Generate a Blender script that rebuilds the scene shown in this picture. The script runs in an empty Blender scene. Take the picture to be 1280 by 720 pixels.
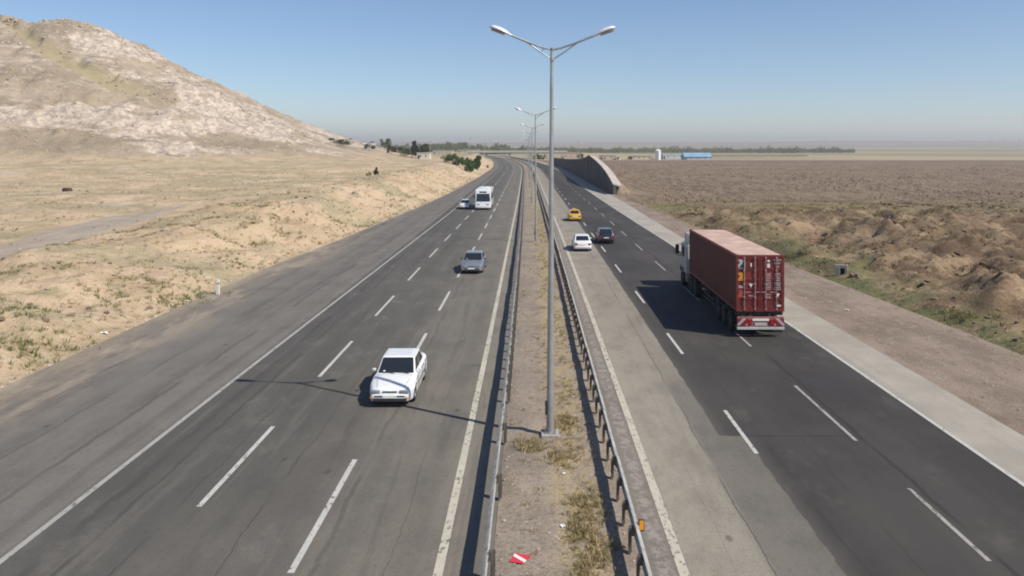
import bpy, bmesh, math, random
from mathutils import Vector, Matrix, noise
random.seed(7)
R = math.radians
scene = bpy.context.scene
COL = scene.collection

# ------------------------------------------------------------------ camera
HC, F, VX, VY = 9.7, 950.0, 668.0, 184.0          # eye height, focal length and horizon of the photograph
cam = bpy.data.cameras.new('camera'); co = bpy.data.objects.new('camera', cam); COL.objects.link(co)
cam.sensor_width = 36; cam.lens = 36 * F / 1280
cam.shift_x = (640 - VX) / 1280; cam.shift_y = -(360 - VY) / 1280
cam.clip_start = 0.1; cam.clip_end = 60000
co.location = (0, 0, HC); co.rotation_euler = (R(90), 0, 0)
scene.camera = co
scene.render.resolution_x = 1024; scene.render.resolution_y = 576

# ------------------------------------------------------------------ light
SUN = Vector((0.80, -0.455, 1.0)).normalized()
w = bpy.data.worlds.new('World'); scene.world = w; w.use_nodes = True
wn = w.node_tree.nodes; wl = w.node_tree.links
sky = wn.new('ShaderNodeTexSky'); sky.sky_type = 'NISHITA'; sky.sun_disc = False
sky.sun_elevation = math.asin(SUN.z); sky.sun_rotation = math.atan2(SUN.x, SUN.y)
sky.altitude = 1200; sky.air_density = 1.05; sky.dust_density = 0.25; sky.ozone_density = 4.0
tint = wn.new('ShaderNodeMix'); tint.data_type = 'RGBA'; tint.blend_type = 'MULTIPLY'; tint.inputs[0].default_value = 1.0
tint.inputs[7].default_value = (.97, .975, 1.0, 1)
wl.new(sky.outputs[0], tint.inputs[6]); wl.new(tint.outputs[2], wn['Background'].inputs[0]); wn['Background'].inputs[1].default_value = 0.10
sl = bpy.data.lights.new('sun', 'SUN'); sl.energy = 4.5; sl.angle = R(0.53); sl.color = (1.0, 0.94, 0.83)
so = bpy.data.objects.new('sun', sl); COL.objects.link(so)
so.rotation_euler = (-SUN).to_track_quat('-Z', 'Y').to_euler(); so.location = (60, -40, 90)
scene.view_settings.view_transform = 'Standard'; scene.view_settings.look = 'None'
scene.view_settings.exposure = 0.25; scene.view_settings.gamma = 1.0
scene.render.engine = 'CYCLES'; scene.cycles.filter_width = 1.9

# ------------------------------------------------------------------ node helpers
class NT:
    def __init__(s, name):
        s.m = bpy.data.materials.new(name); s.m.use_nodes = True
        s.t = s.m.node_tree; s.n = s.t.nodes; s.b = s.n['Principled BSDF']
    def new(s, ty, **k):
        x = s.n.new(ty)
        for a, v in k.items(): setattr(x, a, v)
        return x
    def put(s, inp, v):
        if isinstance(v, bpy.types.NodeSocket): s.t.links.new(v, inp)
        elif isinstance(v, (tuple, list)) and len(v) == 3 and inp.type == 'RGBA': inp.default_value = (*v, 1)
        else: inp.default_value = v
    def math(s, op, a, b=0.0, clamp=False):
        x = s.new('ShaderNodeMath', operation=op, use_clamp=clamp); s.put(x.inputs[0], a); s.put(x.inputs[1], b); return x.outputs[0]
    def mix(s, f, a, b, mode='MIX'):
        x = s.new('ShaderNodeMix', data_type='RGBA', blend_type=mode)
        s.put(x.inputs[0], f); s.put(x.inputs[6], a); s.put(x.inputs[7], b); return x.outputs[2]
    def rng(s, v, a, b, c=0.0, d=1.0, smooth=True):
        x = s.new('ShaderNodeMapRange', interpolation_type='SMOOTHSTEP' if smooth else 'LINEAR')
        for i, q in enumerate((v, a, b, c, d)): s.put(x.inputs[i], q)
        return x.outputs[0]
    def pos(s, scale=(1, 1, 1), rot=(0, 0, 0), uv=False, obj=False):
        tc = s.new('ShaderNodeTexCoord') if (uv or obj) else s.new('ShaderNodeNewGeometry')
        o = tc.outputs['UV'] if uv else (tc.outputs['Object'] if obj else tc.outputs['Position'])
        mp = s.new('ShaderNodeMapping'); s.t.links.new(o, mp.inputs[0]); mp.inputs['Scale'].default_value = scale; mp.inputs['Rotation'].default_value = rot
        return mp.outputs[0]
    def noise(s, vec, scale, detail=4, rough=0.55, dist=0.0):
        x = s.new('ShaderNodeTexNoise'); s.t.links.new(vec, x.inputs['Vector'])
        x.inputs['Scale'].default_value = scale; x.inputs['Detail'].default_value = detail; x.inputs['Roughness'].default_value = rough; x.inputs['Distortion'].default_value = dist
        return x.outputs[0]
    def voro(s, vec, scale, feature='F1'):
        x = s.new('ShaderNodeTexVoronoi', feature=feature); s.t.links.new(vec, x.inputs['Vector']); x.inputs['Scale'].default_value = scale
        return x.outputs[0]
    def xyz(s, vec):
        x = s.new('ShaderNodeSeparateXYZ'); s.t.links.new(vec, x.inputs[0]); return x.outputs
    def ramp(s, f, lo, hi, stops):
        x = s.new('ShaderNodeValToRGB'); s.put(x.inputs[0], s.rng(f, lo, hi, smooth=False))
        e = x.color_ramp.elements
        while len(e) < len(stops): e.new(0.5)
        for el, (p, c) in zip(e, stops): el.position = (p - lo) / (hi - lo); el.color = (*c, 1)
        return x.outputs[0]
    def bump(s, h, strength=0.5, dist=0.05):
        x = s.new('ShaderNodeBump'); s.t.links.new(h, x.inputs['Height']); x.inputs['Strength'].default_value = strength; x.inputs['Distance'].default_value = dist
        s.t.links.new(x.outputs[0], s.b.inputs['Normal'])
    def done(s, col, rough=0.9, metal=0.0, spec=0.3):
        s.put(s.b.inputs['Base Color'], col); s.put(s.b.inputs['Roughness'], rough); s.put(s.b.inputs['Metallic'], metal)
        s.b.inputs['Specular IOR Level'].default_value = spec
        return s.m

def simple(name, c, rough=0.6, metal=0.0, var=0.15, scale=3.0, spec=0.4, dirt=None, bump=0.0, coat=0.0):
    t = NT(name); p = t.pos(obj=True)
    n = t.noise(p, scale, 5, 0.6)
    lo = tuple(x * (1 - var) for x in c); hi = tuple(min(1, x * (1 + var * 0.6)) for x in c)
    col = t.mix(t.rng(n, 0.3, 0.7), lo, hi)
    if dirt:
        n2 = t.noise(t.pos((1, 1, 0.4), obj=True), scale * 2.3, 6, 0.65)
        col = t.mix(t.math('MULTIPLY', t.rng(n2, 0.48, 0.75), dirt[1]), col, dirt[0])
    if bump: t.bump(t.noise(p, scale * 8, 4), bump, 0.02)
    m = t.done(col, rough, metal, spec)
    if coat: t.b.inputs['Coat Weight'].default_value = coat; t.b.inputs['Coat Roughness'].default_value = 0.06
    return m

# ------------------------------------------------------------------ object helpers
def tag(o, label=None, cat=None, group=None, kind=None):
    if label: o['label'] = label
    if cat: o['category'] = cat
    if group: o['group'] = group
    if kind: o['kind'] = kind
    return o
def thing(name, label, cat, loc=(0, 0, 0), rz=0.0, group=None):
    o = bpy.data.objects.new(name, None); COL.objects.link(o); o.location = loc; o.rotation_euler = (0, 0, rz)
    o.empty_display_size = 0.3
    return tag(o, label, cat, group)
def link(name, me, mats, parent=None, smooth=None):
    for m in (mats if isinstance(mats, (list, tuple)) else [mats]): me.materials.append(m)
    if smooth is not None:
        me.polygons.foreach_set('use_smooth', [True] * len(me.polygons)); me.set_sharp_from_angle(angle=R(smooth))
    o = bpy.data.objects.new(name, me); COL.objects.link(o)
    if parent: o.parent = parent
    return o
def obj(name, bm, mats, parent=None, smooth=None):
    me = bpy.data.meshes.new(name); bmesh.ops.recalc_face_normals(bm, faces=bm.faces); bm.to_mesh(me); bm.free()
    return link(name, me, mats, parent, smooth)
def pyobj(name, v, f, mats, parent=None, smooth=None):
    me = bpy.data.meshes.new(name); me.from_pydata(v, [], f); me.update()
    return link(name, me, mats, parent, smooth)
def B(): return bmesh.new()
def box(bm, x0, x1, y0, y1, z0, z1, bev=0.0, M=None, mi=0):
    r = bmesh.ops.create_cube(bm, size=1.0, matrix=Matrix.Translation(((x0+x1)/2, (y0+y1)/2, (z0+z1)/2)) @ Matrix.Diagonal((x1-x0, y1-y0, z1-z0, 1)))
    vs = r['verts']
    if bev:
        es = list({e for v in vs for e in v.link_edges})
        q = bmesh.ops.bevel(bm, geom=es, offset=bev, segments=2, profile=0.5, affect='EDGES'); vs = q['verts']
    if M is not None: bmesh.ops.transform(bm, matrix=M, verts=list(set(vs)))
    if mi:
        for f in {f for v in vs for f in v.link_faces}: f.material_index = mi
    return vs
def tube(bm, pts, radii, n=8, caps=True):
    pts = [Vector(p) for p in pts]; rings = []
    if not isinstance(radii, (list, tuple)): radii = [radii] * len(pts)
    for i, p in enumerate(pts):
        d = (pts[min(i+1, len(pts)-1)] - pts[max(i-1, 0)]).normalized()
        a = d.orthogonal().normalized() if abs(d.z) < 0.99 else Vector((1, 0, 0)); a = (a - d * a.dot(d)).normalized(); b = d.cross(a)
        if rings:
            pass
        rings.append([bm.verts.new(p + (a * math.cos(2*math.pi*k/n) + b * math.sin(2*math.pi*k/n)) * radii[i]) for k in range(n)])
    for r0, r1 in zip(rings, rings[1:]):
        # pick the rotation that keeps the tube untwisted
        best = min(range(n), key=lambda s: (r0[0].co - r1[s].co).length)
        for k in range(n): bm.faces.new((r0[k], r0[(k+1) % n], r1[(k+1+best) % n], r1[(k+best) % n]))
        rings[rings.index(r1)] = r1
    if caps:
        bm.faces.new(rings[0]); bm.faces.new(rings[-1])
def lathe_x(bm, prof, n=20, x=0.0):
    """profile (x, r) turned about the X axis"""
    rings = [[bm.verts.new((x + px, r * math.cos(2*math.pi*k/n), r * math.sin(2*math.pi*k/n))) for k in range(n)] for px, r in prof]
    for a, b in zip(rings, rings[1:]):
        for k in range(n): bm.faces.new((a[k], a[(k+1) % n], b[(k+1) % n], b[k]))
def quad(bm, pts, off=0.0):
    p = [Vector(q) for q in pts]; nn = (p[1]-p[0]).cross(p[2]-p[0]).normalized()
    return bm.faces.new([bm.verts.new(q + nn * off) for q in p])
def slab(bm, pts, t, off=0.0):
    """a thin plate standing off a planar quad along its normal"""
    p = [Vector(q) for q in pts]; nn = (p[1]-p[0]).cross(p[2]-p[0]).normalized()
    a = [bm.verts.new(q + nn * (off + t)) for q in p]; b = [bm.verts.new(q + nn * (off - 0.01)) for q in p]
    bm.faces.new(a); bm.faces.new(b[::-1])
    for i in range(len(p)): bm.faces.new((a[i], b[i], b[(i+1) % len(p)], a[(i+1) % len(p)]))
def copy_tree(o, parent=None):
    c = o.copy(); COL.objects.link(c)
    if parent: c.parent = parent
    for ch in list(o.children): copy_tree(ch, c)
    return c
def sm(x, a=0.0, b=1.0):
    t = max(0.0, min(1.0, (x - a) / (b - a))); return t*t*(3-2*t)
def fbm(x, y, z=0.0, o=4): return noise.fractal((x, y, z), 0.9, 2.1, o)
class Curve:
    def __init__(s, pts):
        s.p = pts; n = len(pts); s.m = []
        for i in range(n):
            if i == 0: s.m.append(0.0)
            elif i == n-1: s.m.append((pts[i][1]-pts[i-1][1])/(pts[i][0]-pts[i-1][0]))
            else: s.m.append((pts[i+1][1]-pts[i-1][1])/(pts[i+1][0]-pts[i-1][0]))
    def __call__(s, y):
        p = s.p
        if y <= p[0][0]: return p[0][1]
        if y >= p[-1][0]: return p[-1][1] + s.m[-1]*(y-p[-1][0])
        for i in range(len(p)-1):
            if y <= p[i+1][0]:
                h = p[i+1][0]-p[i][0]; t = (y-p[i][0])/h
                return ((2*t**3-3*t**2+1)*p[i][1]+(t**3-2*t**2+t)*h*s.m[i]+(-2*t**3+3*t**2)*p[i+1][1]+(t**3-t**2)*h*s.m[i+1])
C = Curve([(-60, 0), (20, 0), (77, -.38), (129, -.95), (175, -1.5), (271, -2.6), (354, -4.2), (439, -8), (576, -17), (700, -28), (900, -52), (1300, -110)])
def off(pts):
    c = Curve(pts + [(pts[-1][0] + 3000, pts[-1][1])])
    return lambda y: c(y) + C(y)
LL = off([(20, -12.5), (77, -12.1), (117, -11.7), (341, -11.4)])      # left edge line
D1 = off([(20, -9.05), (77, -8.9), (125, -8.5), (341, -8.3)])
D2 = off([(20, -5.56), (125, -5.35), (341, -5.2)])
RL = off([(20, -2.2), (77, -2.2), (175, -1.9)])
MR = off([(0, -.98)]); MRR = off([(0, 2.62)])                        # median verge edges
WL = off([(20, 3.4), (300, 3.4)])
D3 = off([(20, 7.05), (80, 6.9)]); D4 = off([(20, 10.65), (80, 10.5)])
ER = off([(20, 14.05), (75, 14.0), (101, 13.7), (154, 13.4)])
SR = off([(20, 16.45), (81, 16.3), (150, 16.9), (200, 16.6)])
GR = off([(20, 21.9), (35, 22.2), (59, 20.9), (80, 19.8), (120, 18.8), (150, 17.6)])
LA = off([(20, -21.4), (60, -21.3), (80, -20.0), (164, -16.6), (390, -15.5)])

def far(X, Y):
    d = math.hypot(X, Y)
    z = 62 * sm(d, 2600, 7800) + 4*sm(d, 1500, 2600)*fbm(X*.001, Y*.001, 3) + 7*sm(d, 3500, 6000)*fbm(X*.0006, Y*.0015, 9)
    return z
def gz(X, Y):
    """height of the ground"""
    if X < LA(Y):
        e = LA(Y) - X
        n = (fbm(X*.16, Y*.16, 1.3)*.62 + fbm(X*.6, Y*.6, 4.1, 3)*.2)*(1-.35*sm(Y, 80, 130))
        hb_ = .9 + 1.5*sm(Y, 52, 95)
        er = 1 + .35*fbm(X*.35, Y*.2, 31)
        bank = (.9*sm(e*er, .5, 3.2) + hb_*sm(e*er, 2.8, 9.5))*(1 - .8*sm(e, 13, 25))*(1 - .35*sm(Y, 150, 230))
        plain = 2.6*sm(Y, 90, 300)*sm(e, 2, 14)
        tr = track_d(X, Y)
        z = bank + plain + n*sm(e, 0, 4)*(1 - .9*(1 - sm(abs(tr), 4.2, 7.5)))
        if abs(tr) < 8: z -= .12*(1 - sm(abs(tr), 4, 7))
        z += .5*fbm(X*.03, Y*.03, 7)*sm(e, 8, 40)
        return -.06*(1 - sm(e, 0, 1.0)) + z + far(X, Y)
    if X > GR(Y):
        e = X - GR(Y)
        rough = 1 - sm(Y + 6*fbm(X*.05, 0, 2), 96, 132)
        r = noise.ridged_multi_fractal((X*.085, Y*.085, 2.2), .9, 2.1, 6, 1.0, 2.0)
        n = (r - .9)*1.35 + fbm(X*.2, Y*.2, 9.1, 3)*.4 + fbm(X*.55, Y*.55, 5.1, 3)*.7 + abs(noise.noise((X*1.1, Y*1.1, 3)))*.35
        z = rough*(n*sm(e, .8, 7) - .35*sm(e, 0, .9)*(1 - sm(e, 1.4, 3.5)) + .3*sm(e, 3, 10))
        z += (1 - rough)*(.10*fbm(X*.5, Y*.25, 8) )*sm(e, 0, 3)
        z += .9*(sm(Y, 548, 556) - sm(Y, 556, 563))*sm(X, 60, 110)
        return -.06*(1 - sm(e, 0, .5)) + z + far(X, Y)
    return -.06 + far(X, Y)*sm(Y, 1400, 1900)

TRACK = [(-43, -10), (-43, 30), (-44, 52), (-45.5, 65), (-50, 84), (-54.0, 104), (-55, 118), (-56, 185)]
def track_d(X, Y):
    if Y < -5 or Y > 122: return 99.0
    p = TRACK
    for (x0, y0), (x1, y1) in zip(p, p[1:]):
        if Y <= y1:
            t = (Y-y0)/(y1-y0); tt = t
            xm = x0+(x1-x0)*tt; sl = (x1-x0)/(y1-y0)
            return (X-xm)/math.hypot(1, sl)
    return 99.0

def P(px, py, z=0.0):
    """ground position under a pixel of the photograph, for a surface at height z"""
    Y = F*(HC-z)/(py-VY); return ((px-VX)*Y/F, Y)
def X_at(px, Y): return (px-VX)*Y/F
def Z_at(py, Y): return HC - (py-VY)*Y/F

# ------------------------------------------------------------------ materials of the setting
def m_ground():
    t = NT('dry_ground'); p = t.pos(); x, y, z = t.xyz(p)
    nL = t.noise(p, .018, 5, .6); nM = t.noise(p, .12, 5, .6); nS = t.noise(p, .9, 6, .65); nF = t.noise(p, 6, 5, .7)
    # left: straw, tan earth and pale dust
    a = t.mix(t.rng(nM, .38, .62), (.46, .345, .22), (.62, .46, .31))
    a = t.mix(t.rng(t.noise(t.pos((.6, 2.0, 1)), .035, 4, .6), .47, .6), a, (.40, .335, .21))
    a = t.mix(t.math('MULTIPLY', t.rng(nS, .50, .68), .75), a, (.62, .49, .36))
    a = t.mix(t.math('MULTIPLY', t.rng(t.noise(p, 1.1, 5, .72), .57, .66), .75), a, (.20, .155, .085))
    gr = t.math('MULTIPLY', t.rng(t.noise(p, .33, 5, .7), .56, .66), t.rng(y, 20, 130, 1, 0))
    a = t.mix(t.math('MULTIPLY', gr, .6), a, (.21, .205, .095))
    a = t.mix(t.math('MULTIPLY', t.rng(t.noise(p, .28, 7, .75), .52, .62), t.rng(y, 60, 120, 0, .5)), a, (.27, .22, .135))
    a = t.mix(t.math('MULTIPLY', t.rng(t.noise(t.pos((.5, 1, 1)), .11, 6, .7), .54, .62), t.rng(y, 80, 140, 0, .55)), a, (.60, .50, .39))
    face = t.math('MULTIPLY', t.math('MULTIPLY', t.rng(x, -36, -31), t.rng(y, 48, 75)), t.rng(t.noise(t.pos((1, .5, 1)), .14, 5, .65), .42, .58))
    a = t.mix(t.math('MULTIPLY', face, .6), a, (.62, .455, .30))
    # right: rough brown ground
    b = t.mix(t.rng(nM, .36, .64), (.225, .152, .095), (.37, .27, .17))
    b = t.mix(t.math('MULTIPLY', t.rng(nS, .50, .66), .7), b, (.10, .068, .042))
    b = t.mix(t.math('MULTIPLY', t.rng(t.noise(p, 1.9, 5, .7), .55, .68), .6), b, (.47, .37, .25))
    b = t.mix(t.math('MULTIPLY', t.rng(t.noise(p, .09, 4, .6), .54, .64), .45), b, (.21, .20, .10))
    b = t.mix(t.math('MULTIPLY', t.rng(t.noise(t.pos((.7, 1.3, 1)), .22, 6, .72), .52, .60), .6), b, (.10, .063, .04))
    b = t.mix(t.math('MULTIPLY', t.math('MULTIPLY', t.rng(t.noise(p, .075, 6, .7), .50, .58), t.rng(x, 27, 36)), .55), b, (.115, .075, .05))
    # green verge near the gravel and a green band before the field
    gv = t.math('MULTIPLY', t.rng(x, 24.2, 28.0, 1, 0), t.rng(t.noise(p, .5, 5, .7), .38, .55))
    b = t.mix(t.math('MULTIPLY', gv, t.rng(y, 60, 110, .8, 0)), b, (.135, .15, .065))
    bd = t.math('MULTIPLY', t.rng(y, 98, 116), t.rng(y, 122, 150, 1, 0))
    b = t.mix(t.math('MULTIPLY', t.math('MULTIPLY', bd, t.rng(nM, .42, .58)), .6), b, (.19, .19, .09))
    # ploughed field, rows running away from the road
    rows = t.noise(t.pos((1.0, .09, 1)), .8, 4, .7)
    pl = t.mix(t.rng(rows, .40, .60), (.150, .105, .076), (.285, .212, .152))
    pl = t.mix(t.math('MULTIPLY', t.rng(t.noise(p, .035, 5, .65), .46, .6), .45), pl, (.30, .235, .165))
    pl = t.mix(t.math('MULTIPLY', t.rng(t.noise(t.pos((1.4, .35, 1)), .5, 5, .75), .55, .63), .6), pl, (.085, .06, .045))
    pl = t.mix(t.math('MULTIPLY', t.rng(nS, .5, .72), .5), pl, (.33, .25, .19))
    pl = t.mix(t.rng(y, 430, 560, 0, .5), pl, (.17, .118, .092))
    fe = t.math('ADD', y, t.rng(nL, 0, 1, -22, 22, False))
    fm = t.rng(fe, 118, 150)
    b = t.mix(fm, b, pl)
    # beyond: stubble fields
    st = t.mix(t.rng(t.noise(t.pos((.35, 1.6, 1)), .0035, 4, .6), .42, .6), (.43, .355, .23), (.28, .245, .155))
    st = t.mix(t.rng(t.noise(t.pos((.22, 2.2, 1)), .0016, 4, .6), .5, .6), st, (.20, .185, .125))
    far_ = t.rng(y, 556, 562)
    b = t.mix(far_, b, st)
    a = t.mix(t.rng(y, 480, 620), a, st)
    col = t.mix(t.rng(x, -2, 2), a, b)
    # clods: dark and light specks
    col = t.mix(t.math('MULTIPLY', t.rng(nF, .35, .65), .22), col, (.06, .05, .04))
    t.bump(t.math('ADD', t.math('MULTIPLY', nS, 1.0), t.math('MULTIPLY', nF, .35)), .9, .35)
    return t.done(col, .95, 0, .1)
def m_hill():
    t = NT('hill_rock_and_straw'); p = t.pos(); x, y, z = t.xyz(p)
    grass = t.mix(t.rng(t.noise(p, .05, 5, .6), .38, .62), (.30, .24, .170), (.41, .325, .24))
    rot = t.pos((.35, .8, 2.0), (0, R(-14), R(10)))
    rk = t.noise(rot, .032, 9, .66, .5)
    rock = t.mix(t.rng(t.noise(p, .35, 6, .7), .35, .65), (.34, .285, .235), (.66, .545, .44))
    zz = t.rng(z, 1, 7, -.07, .0)
    m = t.rng(t.math('ADD', rk, zz), .475, .525)
    col = t.mix(m, grass, rock)
    plainc = t.mix(t.rng(t.noise(p, .12, 5, .6), .38, .62), (.40, .315, .20), (.52, .40, .275))
    zl = t.math('ADD', z, t.rng(t.noise(p, .05, 6, .7), 0, 1, -7, 7, False))
    col = t.mix(t.rng(zl, 8.5, 4.0), col, plainc)
    # small outcrops
    m2 = t.rng(t.noise(t.pos((.6, 1, 1.6)), .28, 6, .7), .56, .62)
    col = t.mix(t.math('MULTIPLY', m2, t.math('MULTIPLY', t.rng(z, 8, 26), .8)), col, (.47, .41, .345))
    # dark crevices and scrub
    sc = t.rng(t.noise(p, .5, 5, .75), .60, .68)
    col = t.mix(t.math('MULTIPLY', sc, .6), col, (.10, .085, .06))
    s3 = t.rng(t.noise(t.pos((.5, 1, 1.4)), .16, 7, .78), .53, .62)
    col = t.mix(t.math('MULTIPLY', s3, .62), col, (.19, .155, .115))
    s4 = t.rng(t.noise(p, .9, 5, .8), .54, .66)
    col = t.mix(t.math('MULTIPLY', s4, .55), col, (.16, .135, .10))
    # grassy gully running down across the slope
    at = t.new('ShaderNodeAttribute', attribute_name='gully')
    col = t.mix(t.math('MULTIPLY', at.outputs['Fac'], .85), col, (.34, .28, .165))
    t.bump(t.math('ADD', rk, t.math('MULTIPLY', t.noise(p, .6, 6, .7), .35)), 1.0, 2.2)
    return t.done(col, .95, 0, .1)
def seam(t, uv, col, u, v, u0, wd=.035, amp=.12, f=.5, dark=(.035, .033, .031)):
    """a thin wandering seam along the road"""
    n = t.noise(t.pos((0, 1, 0), uv=True), .23 + abs(u0)*.013, 5, .65)
    d = t.math('ABSOLUTE', t.math('ADD', t.math('SUBTRACT', u, u0), t.rng(n, .2, .8, -amp, amp, False)))
    br = t.rng(t.noise(t.pos((0, 1, 0), uv=True), .07 + abs(u0)*.004, 2), .4, .5)
    return t.mix(t.math('MULTIPLY', t.math('MULTIPLY', t.rng(d, wd*.4, wd, 1, 0), br), f), col, dark)
def asphalt_base(t, uv, u, v, col, wear=1.0):
    p = t.pos()
    st = t.noise(t.pos((1.0, .05, 1), uv=True), 1.1, 6, .65, .6)
    col = t.mix(t.math('MULTIPLY', t.rng(st, .54, .62), .22*wear), col, (.05, .047, .044))
    col = t.mix(t.math('MULTIPLY', t.rng(st, .44, .36), .22*wear*wear), col, (.235, .212, .18))
    md = t.noise(t.pos((1, .55, 1)), .55, 7, .72)
    col = t.mix(t.math('MULTIPLY', t.rng(md, .44, .64), .26), col, (.06, .056, .052))
    col = t.mix(t.math('MULTIPLY', t.rng(md, .46, .32), .26*wear), col, (.25, .225, .19))
    pt = t.noise(t.pos((1, .35, 1)), .13, 5, .65)
    col = t.mix(t.math('MULTIPLY', t.rng(pt, .5, .68), .26*wear*wear), col, (.21, .19, .165))
    sp = t.noise(p, 24, 3, .8)
    col = t.mix(t.math('MULTIPLY', t.rng(sp, .42, .60), .34), col, (.045, .043, .041))
    s2 = t.noise(p, 5.5, 4, .75)
    col = t.mix(t.math('MULTIPLY', t.rng(s2, .52, .66), .20), col, (.045, .043, .041))
    blot = t.rng(t.noise(t.pos((.45, 1.5, 1)), .62, 4, .6), .715, .735)
    col = t.mix(t.math('MULTIPLY', blot, .6), col, (.04, .038, .037))
    drip = t.rng(t.voro(t.pos((1, .6, 1)), .55), .075, .03)
    col = t.mix(t.math('MULTIPLY', drip, .5), col, (.04, .038, .037))
    t.bump(sp, .35, .010)
    return col
def m_road_left():
    t = NT('worn_asphalt'); uv = t.pos(uv=True); u, v, _ = t.xyz(uv)
    uw = t.math('ADD', u, t.rng(t.noise(t.pos((1, .5, 1)), .33, 6, .7), 0, 1, -1.3, 1.3, False))
    uw = t.mix(t.rng(u, -17.5, -15), uw, u)
    c = t.ramp(uw, -24, 0, [(-23, (.40, .315, .22)), (-21.0, (.31, .25, .185)), (-19.4, (.205, .178, .148)), (-16, (.175, .158, .137)), (-12.75, (.192, .172, .148)),
        (-12.5, (.098, .090, .080)), (-8, (.112, .103, .088)), (-6.0, (.135, .122, .103)), (-5.2, (.175, .155, .128)), (-2.6, (.185, .163, .133)), (-2.0, (.225, .198, .160)), (-1.0, (.20, .178, .148))])
    tr = t.math('ABSOLUTE', t.math('SINE', t.math('MULTIPLY', t.math('ADD', u, .4), 1.82)))
    c = t.mix(t.math('MULTIPLY', t.rng(tr, .75, 1), .14), c, (.062, .058, .054))
    c = asphalt_base(t, uv, u, v, c)
    for u0, wd, f in ((-10.9, .09, .4), (-11.6, .16, .3), (-9.6, .03, .5), (-7.3, .03, .5), (-5.1, .10, .32), (-14.6, .12, .4), (-16.6, .05, .4), (-18.6, .14, .3), (-3.4, .03, .3)):
        c = seam(t, uv, c, u, v, u0, wd, .16, f)
    dust = t.math('MULTIPLY', t.rng(t.noise(t.pos((1, .3, 1)), .35, 5, .7), .46, .62), t.rng(u, -16.5, -21.0, 0, .9))
    c = t.mix(dust, c, (.37, .30, .22))
    return t.done(c, .85, 0, .3)
def m_road_right():
    t = NT('patched_asphalt'); uv = t.pos(uv=True); u, v, _ = t.xyz(uv)
    n = t.rng(t.noise(t.pos(), 1.4, 5, .65), 0, 1, -.10, .10, False)
    vn = t.math('ADD', v, t.rng(t.noise(t.pos(), 1.5, 3), 0, 1, -.1, .1, False))
    edge = t.math('ADD', t.rng(vn, 25.50, 25.56, 7.05, 6.25, False), n)
    du = t.math('SUBTRACT', u, edge)
    dark = t.mix(t.rng(t.noise(t.pos((1, .4, 1)), .2, 6, .65), .38, .62), (.040, .035, .032), (.066, .057, .052))
    light = t.ramp(u, 2.4, 8, [(2.5, (.20, .178, .148)), (3.25, (.22, .193, .16)), (3.6, (.34, .30, .24)), (5.2, (.31, .275, .222)), (5.42, (.28, .248, .20)), (5.55, (.185, .165, .137)), (6.2, (.175, .156, .13)), (7.5, (.16, .142, .118))])
    near = t.rng(v, 37, 28); light = t.mix(near, t.ramp(u, 2.4, 8, [(2.5, (.20, .178, .148)), (3.25, (.22, .193, .16)), (3.6, (.33, .29, .233)), (6.2, (.29, .255, .206))]), light)
    brown = t.mix(t.rng(du, .0, .5), (.082, .071, .062), dark)
    c = t.mix(t.rng(du, -.03, .04), light, brown)
    bk = t.math('MULTIPLY', t.math('MULTIPLY', t.rng(u, 2.72, 2.9), t.rng(u, 3.1, 3.28, 1, 0)), t.rng(t.noise(t.pos((1, 1, 1)), 3.2, 5, .75), .47, .53))
    c = t.mix(t.math('MULTIPLY', bk, .8), c, (.36, .31, .27))
    c = asphalt_base(t, uv, u, v, c, .5)
    for u0, wd, f in ((5.45, .035, .5), (10.95, .10, .6), (8.9, .03, .4), (12.4, .03, .3), (4.6, .02, .2), (7.6, .05, .3)):
        c = seam(t, uv, c, u, v, u0, wd, .10, f, (.025, .022, .02))
    # transverse joint where the overlay was stopped
    j = t.math('MULTIPLY', t.rng(t.math('ABSOLUTE', t.math('SUBTRACT', vn, 25.5)), .03, .07, 1, 0), t.math('MULTIPLY', t.rng(u, 6.9, 7.1), t.rng(u, 10.6, 10.9, 1, 0)))
    c = t.mix(t.math('MULTIPLY', j, .5), c, (.025, .022, .02))
    return t.done(c, .85, 0, .3)
def m_concrete_strip():
    t = NT('pale_concrete'); p = t.pos()
    c = t.mix(t.rng(t.noise(p, .3, 5, .6), .35, .65), (.31, .28, .235), (.385, .35, .295))
    c = t.mix(t.math('MULTIPLY', t.rng(t.noise(p, 14, 4, .7), .4, .7), .25), c, (.18, .165, .15))
    c = t.mix(t.math('MULTIPLY', t.rng(t.noise(t.pos((1, .05, 1)), .9, 4, .6), .55, .7), .35), c, (.22, .2, .175))
    t.bump(t.noise(p, 18, 3), .2, .01)
    return t.done(c, .88, 0, .25)
def m_gravel(name='gravel', a=(.22, .168, .13), b=(.33, .255, .20), blot=(.36, .30, .26)):
    t = NT(name); p = t.pos()
    c = t.mix(t.rng(t.noise(t.pos((1, .4, 1)), .35, 5, .65), .35, .65), a, b)
    c = t.mix(t.math('MULTIPLY', t.rng(t.noise(p, 1.2, 6, .7), .5, .68), .55), c, blot)
    c = t.mix(t.math('MULTIPLY', t.rng(t.noise(t.pos((1, .3, 1)), .9, 6, .72), .54, .62), .4), c, tuple(x*.6 for x in a))
    sp = t.noise(p, 13, 4, .75)
    c = t.mix(t.math('MULTIPLY', t.rng(sp, .4, .62), .5), c, tuple(x*.45 for x in a))
    c = t.mix(t.math('MULTIPLY', t.rng(t.voro(p, 5), .12, .04), .8), c, (.46, .42, .37))
    t.bump(sp, .6, .03)
    return t.done(c, .95, 0, .15)
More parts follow.
